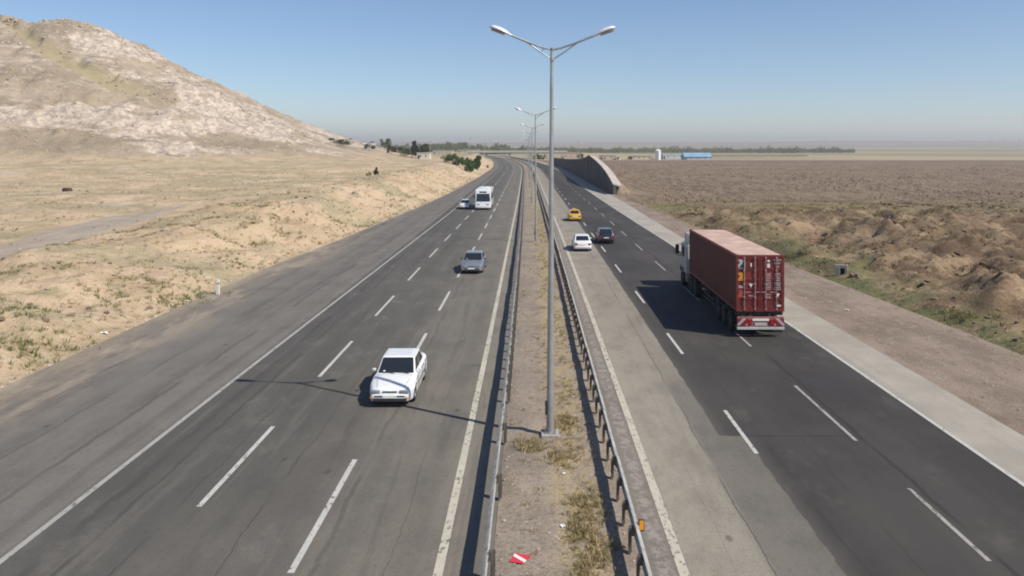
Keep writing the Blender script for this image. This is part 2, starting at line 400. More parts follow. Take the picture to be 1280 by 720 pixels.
def m_paint(name, col, wear):
    t = NT(name); p = t.pos()
    c = t.mix(t.rng(t.noise(p, 1.5, 4), .3, .7), tuple(x*.88 for x in col), col)
    n = t.noise(t.pos((1, .6, 1)), 7, 6, .75); n2 = t.noise(p, .4, 3)
    thr = t.rng(n2, .3, .7, wear-.06, wear+.06, False)
    m = t.math('SUBTRACT', n, thr)
    c = t.mix(t.rng(m, 0, .06), c, (.15, .138, .125))
    return t.done(c, .7, 0, .3)
M = {}
M['ground'] = m_ground(); M['hill'] = m_hill(); M['road_l'] = m_road_left(); M['road_r'] = m_road_right()
M['strip'] = m_concrete_strip(); M['gravel'] = m_gravel()
M['track'] = m_gravel('track_dust', (.36, .295, .235), (.44, .365, .29), (.50, .42, .335))
def m_median():
    t = NT('median_dirt'); p = t.pos(); u, v, _ = t.xyz(t.pos(uv=True))
    c = t.mix(t.rng(t.noise(t.pos((1, .6, 1)), .6, 6, .68), .35, .65), (.255, .205, .16), (.37, .30, .235))
    grey = t.math('MULTIPLY', t.rng(u, .6, -.5), t.rng(t.noise(p, .4, 4), .35, .6))
    c = t.mix(t.math('MULTIPLY', grey, .6), c, (.27, .235, .20))
    un = t.math('ADD', u, t.rng(t.noise(t.pos((1, .5, 1)), .45, 5, .7), 0, 1, -.7, .7, False))
    st = t.math('MULTIPLY', t.math('MULTIPLY', t.rng(un, .35, .75), t.rng(un, 1.9, 1.4, 0, 1)), t.rng(t.noise(t.pos((1, .6, 1)), 1.7, 6, .75), .40, .56))
    c = t.mix(t.math('MULTIPLY', st, .8), c, (.40, .315, .17))
    sp = t.noise(p, 12, 5, .78)
    c = t.mix(t.math('MULTIPLY', t.rng(sp, .44, .60), .5), c, (.11, .088, .066))
    c = t.mix(t.math('MULTIPLY', t.rng(t.noise(p, 3.2, 5, .7), .55, .66), .5), c, (.14, .115, .085))
    c = t.mix(t.math('MULTIPLY', t.rng(t.voro(p, 6), .12, .05), .8), c, (.50, .46, .40))
    t.bump(sp, .7, .03)
    return t.done(c, .95, 0, .15)
M['median'] = m_median()
M['paint'] = m_paint('white_road_paint', (.50, .485, .445), .57); M['paint_l'] = m_paint('grey_worn_edge_paint', (.37, .355, .325), .56)
M['paint_y'] = m_paint('cream_road_paint', (.50, .46, .375), .55)
M['paint_f'] = m_paint('faded_road_paint', (.36, .335, .30), .53)
M['galv'] = simple('galvanised_steel', (.46, .47, .47), .42, .75, .2, 2.5, dirt=((.20, .17, .14), .6))
M['beam'] = simple('dusty_galvanised_beam', (.44, .42, .38), .6, .25, .25, 1.3, dirt=((.20, .15, .11), .8))
M['post'] = simple('weathered_steel_post', (.16, .14, .125), .65, .4, .3, 4, dirt=((.16, .09, .05), .6))
M['conc'] = simple('aged_concrete', (.36, .335, .295), .9, 0, .2, .6, dirt=((.2, .17, .14), .6), bump=.3)
M['black'] = simple('black_rubber', (.02, .02, .02), .8, 0, .2)
M['darkp'] = simple('dark_plastic', (.035, .035, .037), .55, 0, .2)
M['glass'] = simple('tinted_glass', (.018, .021, .026), .06, 0, .1, spec=.8)
M['rim'] = simple('wheel_steel', (.42, .42, .43), .35, .8, .1)
M['lampg'] = simple('headlamp_glass', (.30, .32, .35), .12, .3, .1, spec=.8)
M['tail'] = simple('red_tail_lens', (.32, .012, .01), .2, 0, .1, spec=.7)
M['amber'] = simple('amber_lens', (.75, .30, .02), .3, 0, .1, spec=.6)
M['plate'] = simple('number_plate', (.72, .72, .70), .5, 0, .05)
M['chrome'] = simple('chrome', (.6, .6, .6), .2, 1, .05)

# ------------------------------------------------------------------ ground sheet
def axis(breaks):
    out = []
    for a, b, n, g in breaks:
        for i in range(n):
            t = i/n
            out.append(a + (b-a)*(t**g))
    out.append(breaks[-1][1]); return out
ys = []
y = -60.0
while y < 9500:
    ys.append(y)
    y += 4 if y < 8 else max(.42, .42*(y/48.0)**1.75 if y > 48 else .42)
xs = [-9500*(1-i/40)**1.8 - 330*(i/40) for i in range(40)]
x = -330.0
while x < 380:
    xs.append(x)
    ax = abs(x)
    if -12 < x < 16: x += 4
    else: x += max(.45, .45*(ax/62.0)**1.7 if ax > 62 else .45)
xs += [380 + 9100*((i+1)/40)**1.8 for i in range(40)]
V = []; nx, ny = len(xs), len(ys)
for yy in ys:
    for xx in xs: V.append((xx, yy, gz(xx, yy)))
Fc = []
for j in range(ny-1):
    for i in range(nx-1):
        a = j*nx+i; Fc.append((a, a+1, a+nx+1, a+nx))
tag(pyobj('ground', V, Fc, M['ground'], smooth=80), kind='structure')
print('ground', nx, ny)

# ------------------------------------------------------------------ hill on the left
HY = 420.0
sil = [(-700, 175), (-420, 120), (-250, 62), (-120, 24), (-50, 14), (0, 20), (22, 28), (60, 27), (95, 27), (125, 38), (155, 50), (180, 68), (215, 88), (250, 104), (290, 128), (330, 147), (370, 164), (405, 180), (440, 188), (480, 196), (530, 204), (600, 214)]
prof = [(X_at(px, HY), Z_at(py, HY)) for px, py in sil]
def ridge(X):
    if X <= prof[0][0]: return prof[0][1]
    if X >= prof[-1][0]: return prof[-1][1]
    for (x0, z0), (x1, z1) in zip(prof, prof[1:]):
        if X <= x1: return z0+(z1-z0)*(X-x0)/(x1-x0)
gl0, gl1 = (X_at(2, 418), Z_at(20, 418)), (X_at(185, 405), Z_at(112, 405))   # the gully
def hz(X, Y):
    zr = ridge(X)
    yf = 292 + 55*sm(X, -200, -70) + 14*fbm(X*.012, 0, 5)
    base = gz(X, Y)
    t = (Y - yf)/(HY - yf)
    if Y <= HY: s = max(-.15, t); s = s if s < 0 else (s**1.25)*.62 + .38*sm(s)
    else: s = 1 - .55*((Y-HY)/200.0)**1.3
    hh_ = max(0.0, zr-base)*max(0.0, s); z = base + hh_ - .7*(1-sm(hh_, 0, 1.6))
    k = sm(s, .0, .25)*min(1, max(0, (zr-3)/30))
    rd = noise.ridged_multi_fractal((X*.022, Y*.022, z*.03), .8, 2.2, 6, 1.0, 2.0) - 1.0
    z += k*(3.8*rd*(1-.5*sm(abs(Y-HY), 20, 0)) + 1.3*fbm(X*.10, Y*.10, 2, 6) + .8*abs(noise.noise((X*.12, Y*.16, 1)))*2)
    st = 2.6; q = z/st; fq = q - math.floor(q)
    z = z + k*(.45*st)*((sm(fq)) - fq)*sm(fbm(X*.02, Y*.02, 11), -.1, .5)
    # gully
    gx = None
    return z
V = []; A = []
hx = [-620 + 3.0*i for i in range(70)]
x = hx[-1] + 1.3
while x < -22: hx.append(x); x += 1.3
hy = []
y = 268.0
while y < 640: hy.append(y); y += 1.45 if y < 426 else 7.0
for yy in hy:
    for xx in hx:
        z = hz(xx, yy)
        # gully runs down across the slope to the right: X grows as Z falls
        tt = (gl0[1] - z)/(gl0[1]-gl1[1]); gx = gl0[0] + (gl1[0]-gl0[0])*tt + 2.0*noise.noise((z*.08, 3, 1))
        d = abs(xx - gx); wd = 3.0+5*max(0, min(1, tt))
        g = (1-sm(d, wd*.5, wd*1.2))*sm(tt, -.15, 0)*(1-sm(tt, .95, 1.2))*(1 if yy <= HY else 0)
        V.append((xx, yy, z - 2.6*g)); A.append(g)
Fc = []; nx = len(hx)
for j in range(len(hy)-1):
    for i in range(nx-1):
        a = j*nx+i; Fc.append((a, a+1, a+nx+1, a+nx))
ho = pyobj('hill', V, Fc, M['hill'], smooth=75); tag(ho, kind='structure')
att = ho.data.attributes.new('gully', 'FLOAT', 'POINT'); att.data.foreach_set('value', A)

# ------------------------------------------------------------------ roads, shoulders, verges
YS = []
y = -60.0
while y < 900: YS.append(y); y += 2.0 if y < 200 else 6.0
def sheet(name, fl, fr, z, mat, ncol=2, y0=-60, y1=900, zf=None, kind='structure', jitter=0.0, step=None):
    yy = [q for q in YS if y0 < q < y1] if not step else [y0+step*i for i in range(1, int((y1-y0)/step))]
    yy = [y0] + yy + [y1]
    V = []; Fc = []; U = []
    for j, y in enumerate(yy):
        a, b = fl(y), fr(y); c = C(y)
        if jitter:
            a += jitter*noise.noise((y*.35, 1, a)); b += jitter*noise.noise((y*.3, 7, b))
        for i in range(ncol+1):
            x = a+(b-a)*i/ncol
            V.append((x, y, z if zf is None else zf(x, y, i/ncol))); U.append((x-c, y))
    n = ncol+1
    for j in range(len(yy)-1):
        for i in range(ncol):
            a = j*n+i; Fc.append((a, a+1, a+n+1, a+n))
    me = bpy.data.meshes.new(name); me.from_pydata(V, [], Fc)
    uv = me.uv_layers.new(name='UVMap')
    for lp in me.loops: uv.data[lp.index].uv = U[lp.vertex_index]
    o = link(name, me, mat, None, 60); return tag(o, kind=kind)
sheet('road_surface', LA, MR, 0.0, M['road_l'], 10, jitter=.0)
sheet('road_surface', MRR, ER, 0.0, M['road_r'], 6)
sheet('paved_shoulder', ER, SR, .004, M['strip'], 2)
sheet('gravel_shoulder', SR, lambda y: GR(y)+.9, 0, M['gravel'], 12, y1=700, step=1.2,
      zf=lambda x, y, t: -.012 - .10*sm(t, .93, 1) + .03*fbm(x*.9, y*.9, 2)*sm(t, .05, .3)*(1-sm(t, .9, 1)))
sheet('median_verge', lambda y: MR(y)-.0, MRR, 0, M['median'], 14, y1=900, step=.9,
      zf=lambda x, y, t: .012 + .05*sm(t, 0, .12)*(1-sm(t, .88, 1))*(1+1.2*fbm(x*1.1, y*1.1, 2)))
for nm, pth in (('dirt_track', TRACK),):
    V = []; Fc = []
    for j in range(112):
        y = 8 + j*1.0
        for i in range(9):
            xc = next((x0+(x1-x0)*(y-y0)/(y1-y0) for (x0, y0), (x1, y1) in zip(pth, pth[1:]) if y <= y1), -95)
            x = xc + (i/8-.5)*((8.2 + .8*noise.noise((y*.2, i, 2)))*(1-.75*sm(y, 95, 118)) + 3*(1-sm(y, 46, 60)))
            V.append((x, y, gz(x, y) + (.045 if 0 < i < 8 else -.15)))
    for j in range(111):
        for i in range(8): a = j*9+i; Fc.append((a, a+1, a+10, a+9))
    tag(pyobj(nm, V, Fc, M['track'], smooth=60), kind='structure')

def line(name, f, w, mat, segs, z=.008):
    V = []; Fc = []
    for a, b in segs:
        n = max(1, int((b-a)/3.0)); 
        for i in range(n+1):
            y = a+(b-a)*i/n; x = f(y)
            V += [(x-w/2, y, z), (x+w/2, y, z)]
            if i: k = len(V); Fc.append((k-4, k-3, k-1, k-2))
    return tag(pyobj(name, V, Fc, mat), kind='structure')
line('edge_line', LL, .17, M['paint_l'], [(-40, 800)]); line('edge_line', RL, .22, M['paint_y'], [(-40, 800)])
line('edge_line', WL, .24, M['paint_y'], [(-40, 800)]); line('edge_line', ER, .15, M['paint'], [(-40, 800)], .012)
d1 = [(20.5+11.6*k, 26.4+11.6*k) for k in range(-3, 45)]
d2 = [(-5.5, .5), (5.9, 11.9), (17.3, 23.6), (33.6, 39.6)] + [(45.1+11.5*k, 51.1+11.5*k) for k in range(42)]
d3 = [(24.05+11.6*k, 28.0+11.6*k) for k in range(-3, 45)]
d4 = [(-7, -2), (6, 11), (17.8, 21.6), (25.1, 30.9), (37, 41)] + [(48.2+11.6*k, 53+11.6*k) for k in range(42)]
line('lane_marking', D1, .15, M['paint'], d1); line('lane_marking', D2, .16, M['paint'], d2)
line('lane_marking', D3, .14, M['paint'], d3); line('lane_marking', D4, .12, M['paint_f'], d4)

# ------------------------------------------------------------------ guardrails
def guardrail(xoff, face, label, postys, y_end=640.0, label_extra=None):
    t = thing('guardrail', label, 'guardrail', (C(20)+xoff, 5, 0), 0, 'steel guardrails along the median')
    ox, oy = t.location.x, t.location.y
    prof = [(0, .445), (.035, .465), (.085, .505), (.085, .545), (.03, .585), (.0, .605), (.03, .625), (.085, .665), (.085, .705), (.035, .745), (0, .765)]
    bm = B(); y = -14.0; k = 0
    rnd = random.Random(int(xoff*10))
    while y < y_end:
        ln = 4.0 if y < 240 else 16.0
        dz = rnd.uniform(-.018, .018); dx = rnd.uniform(-.018, .018); lap = .004*(k % 2)
        rows = []
        for q in (y, y+ln+.12):
            c = C(q)+xoff-ox
            rows.append([bm.verts.new((c + face*(px+lap) + dx, q-oy, pz+dz)) for px, pz in prof] +
                        [bm.verts.new((c + face*(px+lap-.012) + dx, q-oy, pz+dz)) for px, pz in prof[::-1]])
        n = len(rows[0])
        for i in range(n): bm.faces.new((rows[0][i], rows[0][(i+1) % n], rows[1][(i+1) % n], rows[1][i]))
        bm.faces.new(rows[0]); bm.faces.new(rows[1])
        if y < 60:
            for bz in (.525, .605, .685):
                for by in (.03, .09): box(bm, C(y)+xoff-ox+face*.075+dx-.016, C(y)+xoff-ox+face*.1+dx, y+by-.012-oy, y+by+.02-oy, bz-.012+dz, bz+.014+dz)
        y += ln; k += 1
    obj('rail_beam', bm, M['beam'], t)
    def post_bm(bm, x, y, dz=0, tilt=0):
        Mx = Matrix.Translation((x, y, 0)) @ Matrix.Rotation(tilt, 4, 'X')
        # C section: web and two flanges
        box(bm, -.006, .006, -.07, .07, -.05, .70+dz, M=Mx)
        box(bm, -.05, -.006, -.07, -.062, -.05, .70+dz, M=Mx); box(bm, .006, .05, .062, .07, -.05, .70+dz, M=Mx)
        box(bm, (.0 if face > 0 else -.10), (.10 if face > 0 else 0), -.06, .06, .50, .70, M=Mx)
    pb = B(); post_bm(pb, 0, 0); me = bpy.data.meshes.new('post'); bmesh.ops.recalc_face_normals(pb, faces=pb.faces); pb.to_mesh(me); pb.free(); me.materials.append(M['post'])
    near = postys[:100]; rest = postys[100:]
    for yy in near:
        p = bpy.data.objects.new('post', me); COL.objects.link(p); p.parent = t
        p.location = (C(yy)+xoff-ox-face*.11, yy-oy, rnd.uniform(-.03, .02)); p.rotation_euler = (rnd.uniform(-.03, .03), rnd.uniform(-.03, .03), 0)
    bm = B()
    for yy in rest: box(bm, C(yy)+xoff-ox-face*.11-.05, C(yy)+xoff-ox-face*.11+.05, yy-.06-oy, yy+.06-oy, -.05, .72)
    o = obj('post', bm, M['post'], t); o['kind'] = 'stuff'
    return t
py_l = [13.0, 16.95, 20.9, 24.8] + [28.8+1.42*k for k in range(130)] + [215+4.0*k for k in range(105)]
py_r = [12.7+1.34*k for k in range(150)] + [216+4.0*k for k in range(105)]
gl_ = guardrail(-1.05, -1, 'grey steel guardrail on the left side of the dirt median, beside the oncoming lanes', py_l)
gr_ = guardrail(2.38, 1, 'grey steel guardrail on the right side of the median with an amber reflector on it', py_r)
def reflector(Y, label):
    t = thing('reflector', label, 'reflector', (C(Y)+2.38+.16, Y, .70))
    bm = B(); box(bm, -.07, .07, -.035, .035, -.14, .14, .012); obj('housing', bm, simple('reflector_housing', (.09, .06, .03), .6), t)
    bm = B(); box(bm, -.05, .05, -.045, -.03, -.10, .12, .006); obj('lens', bm, M['amber'], t)
    bm = B(); box(bm, -.10, -.06, -.02, .02, -.1, .0); obj('bracket', bm, M['post'], t)
reflector(18.1, 'amber reflector mounted on the right guardrail at the bottom of the picture')

# red and white hazard plate on the dirt
t = NT('red_white_plate'); pp = t.xyz(t.pos(obj=True)); st = t.math('ADD', t.math('MULTIPLY', pp[0], .45), pp[1])
band = t.math('MULTIPLY', t.rng(st, -.052, -.045), t.rng(st, .045, .052, 1, 0))
mm = t.done(t.mix(band, (.62, .05, .07), (.80, .74, .74)), .45)
bm = B(); box(bm, -.22, .22, -.17, .17, 0, .012, .003)
bmesh.ops.bisect_plane(bm, geom=bm.verts[:]+bm.edges[:]+bm.faces[:], plane_co=(.17, .0, 0), plane_no=(1, -.25, 0), clear_outer=True)
o = obj('hazard_plate', bm, mm); o.location = (C(17)-.33, 17.75, .085); o.rotation_euler = (R(5), R(-4), R(-24))
tag(o, 'red plate with a white stripe lying flat on the median dirt', 'sign plate')

# ------------------------------------------------------------------ lamp posts
M['pole'] = simple('grey_lamp_pole', (.40, .40, .39), .45, .5, .15, 1.5, dirt=((.25, .22, .19), .4))
M['head'] = simple('pale_lamp_housing', (.68, .68, .72), .35, .1, .1)
def lamp_post():
    t = thing('street_lamp', 'x', 'street lamp')
    bm = B(); box(bm, -.30, .30, -.30, .30, -.1, .16, .03); obj('concrete_base', bm, M['conc'], t)
    bm = B(); box(bm, -.19, .19, -.19, .19, .16, .185)
    for sx in (-1, 1):
        for sy in (-1, 1): tube(bm, [(sx*.14, sy*.14, .185), (sx*.14, sy*.14, .25)], .014, 6)
    obj('base_plate', bm, M['galv'], t)
    bm = B(); tube(bm, [(0, 0, .18), (0, 0, 1.2), (0, 0, 6.5), (-.02, 0, 12.95)], [.125, .12, .09, .05], 14); 
    tube(bm, [(0, 0, 12.93), (0, 0, 13.0)], [.065, .065], 10); tube(bm, [(0, 0, 12.56), (0, 0, 12.64)], [.075, .075], 10)
    obj('pole', bm, M['pole'], t, 40)
    bm = B(); box(bm, -.17, -.10, -.08, .06, .75, 1.2, .01); obj('junction_box', bm, M['darkp'], t)
    for s in (-1, 1):
        bm = B()
        tube(bm, [(0, 0, 12.93), (s*.30, 0, 13.0), (s*.79, 0, 13.17), (s*1.45, 0, 13.44)], [.032, .032, .034, .034], 8)
        tube(bm, [(0, 0, 12.60), (s*.40, 0, 12.86), (s*.85, 0, 13.19)], .024, 8)
        tube(bm, [(s*.30, 0, 12.99), (s*.36, 0, 12.84)], .012, 6)
        obj('arm', bm, M['galv'], t, 50)
        # luminaire: rounded cobra head
        Mh = Matrix.Translation((s*1.36, 0, 13.40)) @ Matrix.Rotation(-s*R(20), 4, 'Y')
        secs = [(0, .035, .035, .0), (.10, .06, .055, .0), (.22, .13, .09, .02), (.42, .165, .115, .03), (.62, .165, .11, .03), (.74, .13, .08, .025), (.80, .06, .04, .015)]
        bm = B(); rings = []
        for L, hw, hh, up in secs:
            rings.append([bm.verts.new(Mh @ Vector((s*L, hw*math.cos(a), up + (hh if math.sin(a) > 0 else hh*.45)*math.sin(a)))) for a in [2*math.pi*k/12 for k in range(12)]])
        for r0, r1 in zip(rings, rings[1:]):
            for k in range(12): bm.faces.new((r0[k], r0[(k+1) % 12], r1[(k+1) % 12], r1[k]))
        bm.faces.new(rings[0]); bm.faces.new(rings[-1])
        h = obj('lamp_head', bm, M['head'], t, 50)
        bm = B(); box(bm, .24, .72, -.12, .12, -.075, -.02, .03, M=Mh if s > 0 else Mh @ Matrix.Diagonal((-1, 1, 1, 1)))
        obj('lens', bm, simple('lamp_bowl_glass', (.30, .29, .28), .15, 0, .1, spec=.7), h)
    return t
l0 = lamp_post()
ordn = ['nearest, tallest-looking double-armed street lamp standing on the dirt median', 'second double-armed street lamp along the median, just left of the nearest pole',
        'third street lamp along the median, a thin pole in the distance', 'fourth street lamp along the median, faint and far', 'fifth street lamp along the median, faint and far',
        'sixth street lamp along the median, near the far bend', 'seventh street lamp along the median, at the far bend', 'eighth street lamp along the median, past the bend']
for i, lb in enumerate(ordn):
    Y = 25.4 + 51.9*i
    o = l0 if i == 0 else copy_tree(l0)
    o.location = (C(Y)+.54, Y, .02); o['label'] = lb; o['group'] = 'double-armed street lamps along the median'
    if i == 0: o.rotation_euler = (0, R(.35), 0)
    else: o.rotation_euler = (0, R(random.uniform(-.6, .6)), R(random.uniform(-3, 3)))

# ------------------------------------------------------------------ cars
M['p_white'] = simple('white_car_paint', (.74, .74, .73), .28, 0, .05, 2, coat=.6, dirt=((.5, .46, .4), .2))
M['p_silver'] = simple('silver_grey_car_paint', (.30, .32, .35), .3, .5, .08, 2, coat=.6)
M['p_dark'] = simple('dark_blue_grey_car_paint', (.018, .022, .032), .3, .2, .1, 2, coat=.6)
M['p_yellow'] = simple('taxi_yellow_paint', (.62, .38, .035), .3, 0, .06, 2, coat=.6)
def wheel(parent, x, y, r=.30, w=.19, side=1, rm='rim'):
    bm = B(); lathe_x(bm, [(-w/2, r*.62), (-w/2, r*.93), (-w/2+.03, r), (w/2-.03, r), (w/2, r*.93), (w/2, r*.62), (-w/2, r*.62)], 22)
    wv = B(); lathe_x(wv, [(w/2-.03, r*.64), (w/2-.012, r*.60), (w/2-.05, r*.50), (w/2-.03, r*.22), (w/2-.015, .0001)], 22)
    lathe_x(wv, [(w/2-.06, r*.64), (-w/2+.02, r*.64), (-w/2+.02, .0001)], 22)
    root = bpy.data.objects.new('wheel', None); COL.objects.link(root); root.parent = parent; root.location = (x, y, r); root.empty_display_size = .2
    if side < 0: root.rotation_euler = (0, 0, math.pi)
    obj('tyre', bm, M['black'], root, 40); obj('rim', wv, M[rm], root, 30)
def car(label, loc, rz, paint, L=4.4, W=1.70, H=1.41, style='sedan', group=None, name='car', trim=True, roof_sign=False, name2=None):
    t = thing(name, label, 'car', loc, rz, group)
    h = W/2; rear, front = -L/2, L/2
    wb = L*.60; wf = front - L*.19; wr = wf - wb; r = .30
    if style == 'sedan': cab = dict(b0=rear+.62, b1=front-1.28, t0=rear+1.22, t1=front-1.98)
    elif style == 'box': cab = dict(b0=rear+.10, b1=front-.98, t0=rear+.42, t1=front-1.62)
    else: cab = dict(b0=rear+.25, b1=front-1.12, t0=rear+.95, t1=front-1.82)
    beltr, beltf, nose = .93, .90, .66
    def deck(y):
        if y < cab['b0']: return beltr + .02*sm(y, rear, cab['b0']) - .10*(1-sm(y, rear, rear+.14))
        if y > cab['b1']: 
            u = (y-cab['b1'])/(front-cab['b1']); return beltf - (beltf-nose)*u**1.5 - .08*sm(u, .93, 1)
        return beltr+(beltf-beltr)*(y-cab['b0'])/(cab['b1']-cab['b0'])
    def halfw(y):
        a = sm(y, rear-.35, rear+.5); b = 1-sm(y, front-.75, front+.42)
        return h*(.78+.22*a)*(.74+.26*b) if True else h
    def zb(y):
        z = .21 + .06*(1-sm(y, rear, rear+.5)) + .03*sm(y, front-.4, front)
        for c in (wf, wr):
            d = abs(y-c); ra = r+.055
            if d < ra: z = max(z, r + math.sqrt(ra*ra-d*d)*.98 )
        return z
    st = {rear, rear+.05, rear+.14, rear+.3, rear+.5, cab['b0'], cab['b1'], front-.55, front-.3, front-.15, front-.05, front, 0, .5, -.5}
    for c in (wf, wr):
        for q in (-1.001, -.93, -.8, -.6, -.35, 0, .35, .6, .8, .93, 1.001): st.add(c+q*(r+.055))
    st = sorted(st)
    bm = B(); rings = []
    for y in st:
        hw = halfw(y); zt = deck(y); z0 = min(zb(y), zt-.2)
        if y in (rear, front): hw -= .05; z0 += .06; zt -= .06
        zm = max(.55, z0+.03)
        pts = [(0, z0), (hw-.14, z0), (hw-.02, z0+.015), (hw+.005, min(max(z0+.10, .36), zt-.2)) , (hw+.012, min(zm, zt-.14)), (hw-.02, zt-.08), (hw-.10, zt-.012), (hw*.55, zt+.012), (0, zt+.022)]
        full = pts + [(-a, b) for a, b in pts[-2:0:-1]]
        rings.append([bm.verts.new((a, y, b)) for a, b in full])
    n = len(rings[0])
    for r0, r1 in zip(rings, rings[1:]):
        for k in range(n): bm.faces.new((r0[k], r0[(k+1) % n], r1[(k+1) % n], r1[k]))
    bm.faces.new(rings[0]); bm.faces.new(rings[-1])
    # greenhouse
    hb, ht = h-.09, h*.74; zt = H; z0 = .86
    bb = [Vector((sx*hb, cab[k], z0)) for sx, k in ((-1, 'b0'), (1, 'b0'), (1, 'b1'), (-1, 'b1'))]
    tt = [Vector((sx*ht, cab[k], zt-.02)) for sx, k in ((-1, 't0'), (1, 't0'), (1, 't1'), (-1, 't1'))]
    vb = [bm.verts.new(v) for v in bb]; vt = [bm.verts.new(v) for v in tt]
    fs = [bm.faces.new((vb[i], vb[(i+1) % 4], vt[(i+1) % 4], vt[i])) for i in range(4)]; ft = bm.faces.new(vt)
    ed = [e for f in fs+[ft] for e in f.edges if not (e.verts[0] in vb and e.verts[1] in vb)]
    bmesh.ops.bevel(bm, geom=list(set(ed)), offset=.045, segments=3, profile=.6, affect='EDGES')
    bmesh.ops.create_cube(bm, size=1, matrix=Matrix.Translation((0, (cab['t0']+cab['t1'])/2, zt-.012)) @ Matrix.Diagonal((ht*1.55, (cab['t1']-cab['t0'])*.82, .03, 1)))
    body = obj('body', bm, paint, t, 38)
    def pane(nm, a, b, c, d, i0, i1, j0, j1, mat='glass', par=None):
        # a,b bottom; d,c top. i across, j up
        def q(i, j): return (a.lerp(b, i)).lerp(d.lerp(c, i), j)
        g = B(); slab(g, [q(i0, j0), q(i1, j0), q(i1, j1), q(i0, j1)], .006 if nm != 'permit_sticker' else .009)
        return obj(nm, g, M[mat], par or t)
    pane('windscreen', bb[2], bb[3], tt[3], tt[2], .035, .965, .10, .93)
    pane('permit_sticker', bb[2], bb[3], tt[3], tt[2], .16, .21, .16, .23, 'plate')
    pane('rear_window', bb[0], bb[1], tt[1], tt[0], .08, .92, .20 if style != 'box' else .25, .88)
    for sgn in (1, -1):
        if sgn > 0: a, b, c, d = bb[1], bb[2], tt[2], tt[1]
        else: a, b, c, d = bb[3], bb[0], tt[0], tt[3]
        fr = (lambda p: p) if sgn > 0 else (lambda p: 1-p)
        for i0, i1 in ((.08, .48), (.515, .92)):
            ii = (i0, i1) if sgn > 0 else (1-i1, 1-i0)
            # lean the outer edges with the pillars
            pane('side_window', a, b, c, d, ii[0], ii[1], .16, .86)
        mr = B(); box(mr, sgn*(h-.02) if sgn > 0 else -(h+.12), (h+.12) if sgn > 0 else -(h-.02), cab['b1']-.40, cab['b1']-.31, .92, 1.02, .025); obj('mirror', mr, paint if trim else M['darkp'], t, 40)
        hl = B(); hx_ = halfw(front-.1)
        box(hl, sgn*.36 if sgn > 0 else -(hx_-.03), (hx_-.03) if sgn > 0 else -.36, front-.16, front+.012, .545, .655, .02); obj('headlight', hl, M['lampg'], t, 40)
        tl = B(); rx = halfw(rear+.1)
        box(tl, sgn*(rx-.30) if sgn > 0 else -(rx-.02), (rx-.02) if sgn > 0 else -(rx-.30), rear-.012, rear+.12, .62, .80, .015); obj('tail_light', tl, M['tail'], t, 40)
        for yy in (wf, wr): wheel(t, sgn*(h-.105), yy, r, .18, sgn)
        for yd in ((cab['b0']+cab['b1'])/2-.08, (cab['b0']+cab['b1'])/2+.72):
            dh = B(); box(dh, sgn*(h+.004)-.012, sgn*(h+.004)+.012, yd-.45, yd-.30, .77, .795, .004); obj('door_handle', dh, M['darkp'], t)
        sm_ = B(); box(sm_, sgn*(h+.006)-.012, sgn*(h+.006)+.012, wr+.42, wf-.42, .50, .56, .005); obj('side_moulding', sm_, M['darkp'], t)
    g = B(); box(g, -.27, .27, front-.08, front+.006, .575, .62, .01); obj('grille', g, M['darkp'], t)
    hwf = halfw(front-.06)
    g = B(); box(g, -hwf+.04, hwf-.04, front-.14, front+.045, .36, .50, .035); obj('bumper', g, paint, t, 40)
    g = B(); box(g, -hwf+.14, hwf-.14, front-.1, front+.050, .425, .475, .006); box(g, -.62, .62, front-.1, front+.03, .25, .345, .01); obj('air_intake', g, M['darkp'], t)
    hwr = halfw(rear+.06)
    g = B(); box(g, -hwr+.04, hwr-.04, rear-.05, rear+.12, .36, .52, .035); obj('bumper', g, paint, t, 40)
    g = B(); box(g, -.26, .26, front+.046, front+.06, .385, .485); obj('number_plate', g, M['plate'], t)
    g = B(); box(g, -.26, .26, rear-.018, rear-.004, .60, .70); obj('number_plate', g, M['plate'], t)
    g = B(); box(g, -.05, .05, front-.03, front+.014, .57, .63, .01); obj('badge', g, M['chrome'], t)
    g = B()
    for sgn in (1, -1):
        for yd in (cab['b0']+.28, (cab['b0']+cab['b1'])/2+.02, cab['b1']-.12):
            box(g, sgn*(h+.003)-.009, sgn*(h+.003)+.009, yd-.008, yd+.008, .34, .86)
        tube(g, [(sgn*(h-.22), cab['b1']+.10, deck(cab['b1']+.1)+.003), (sgn*(h-.26), (cab['b1']+front)/2, deck((cab['b1']+front)/2)+.006), (sgn*(h-.34), front-.2, deck(front-.2)+.004)], .007, 5)
    obj('panel_gap', g, M['darkp'], t)
    for sgn in (1, -1):
        g = B(); box(g, sgn*.66-.07, sgn*.66+.07, front+.03, front+.055, .38, .42, .008); obj('indicator', g, M['amber'], t)
    for sgn in (1, -1):
        g = B(); tube(g, [(sgn*.28-.25, cab['b1']+.06, .925), (sgn*.28+.2, cab['b1']-.06, .965)], .012, 6); obj('wiper', g, M['darkp'], t)
    if roof_sign:
        g = B(); box(g, -.22, .22, -.12, .02, H+.0, H+.14, .02); obj('roof_sign', g, M['p_yellow'], t)
    return t
PI = math.pi
car('white saloon car crossing the lamp shadow, the largest car, on the left carriageway', (-5.40, 30.45, 0), PI+R(.5), M['p_white'], 4.41, 1.70, 1.41)
car('silver grey saloon car coming towards the camera behind the large white car', (C(60)-4.55, 60.2, 0), PI+R(-1), M['p_silver'], 4.4, 1.72, 1.41, trim=False)
car('small white car beside the white coach, on its left', (C(119)-10.15, 120.5, 0), PI+R(.5), M['p_white'], 3.9, 1.60, 1.42, 'hatch')
car('white saloon car seen from behind, beside the dark car', (C(71)+4.82, 72.6, 0), R(.3), M['p_white'], 4.3, 1.72, 1.43)
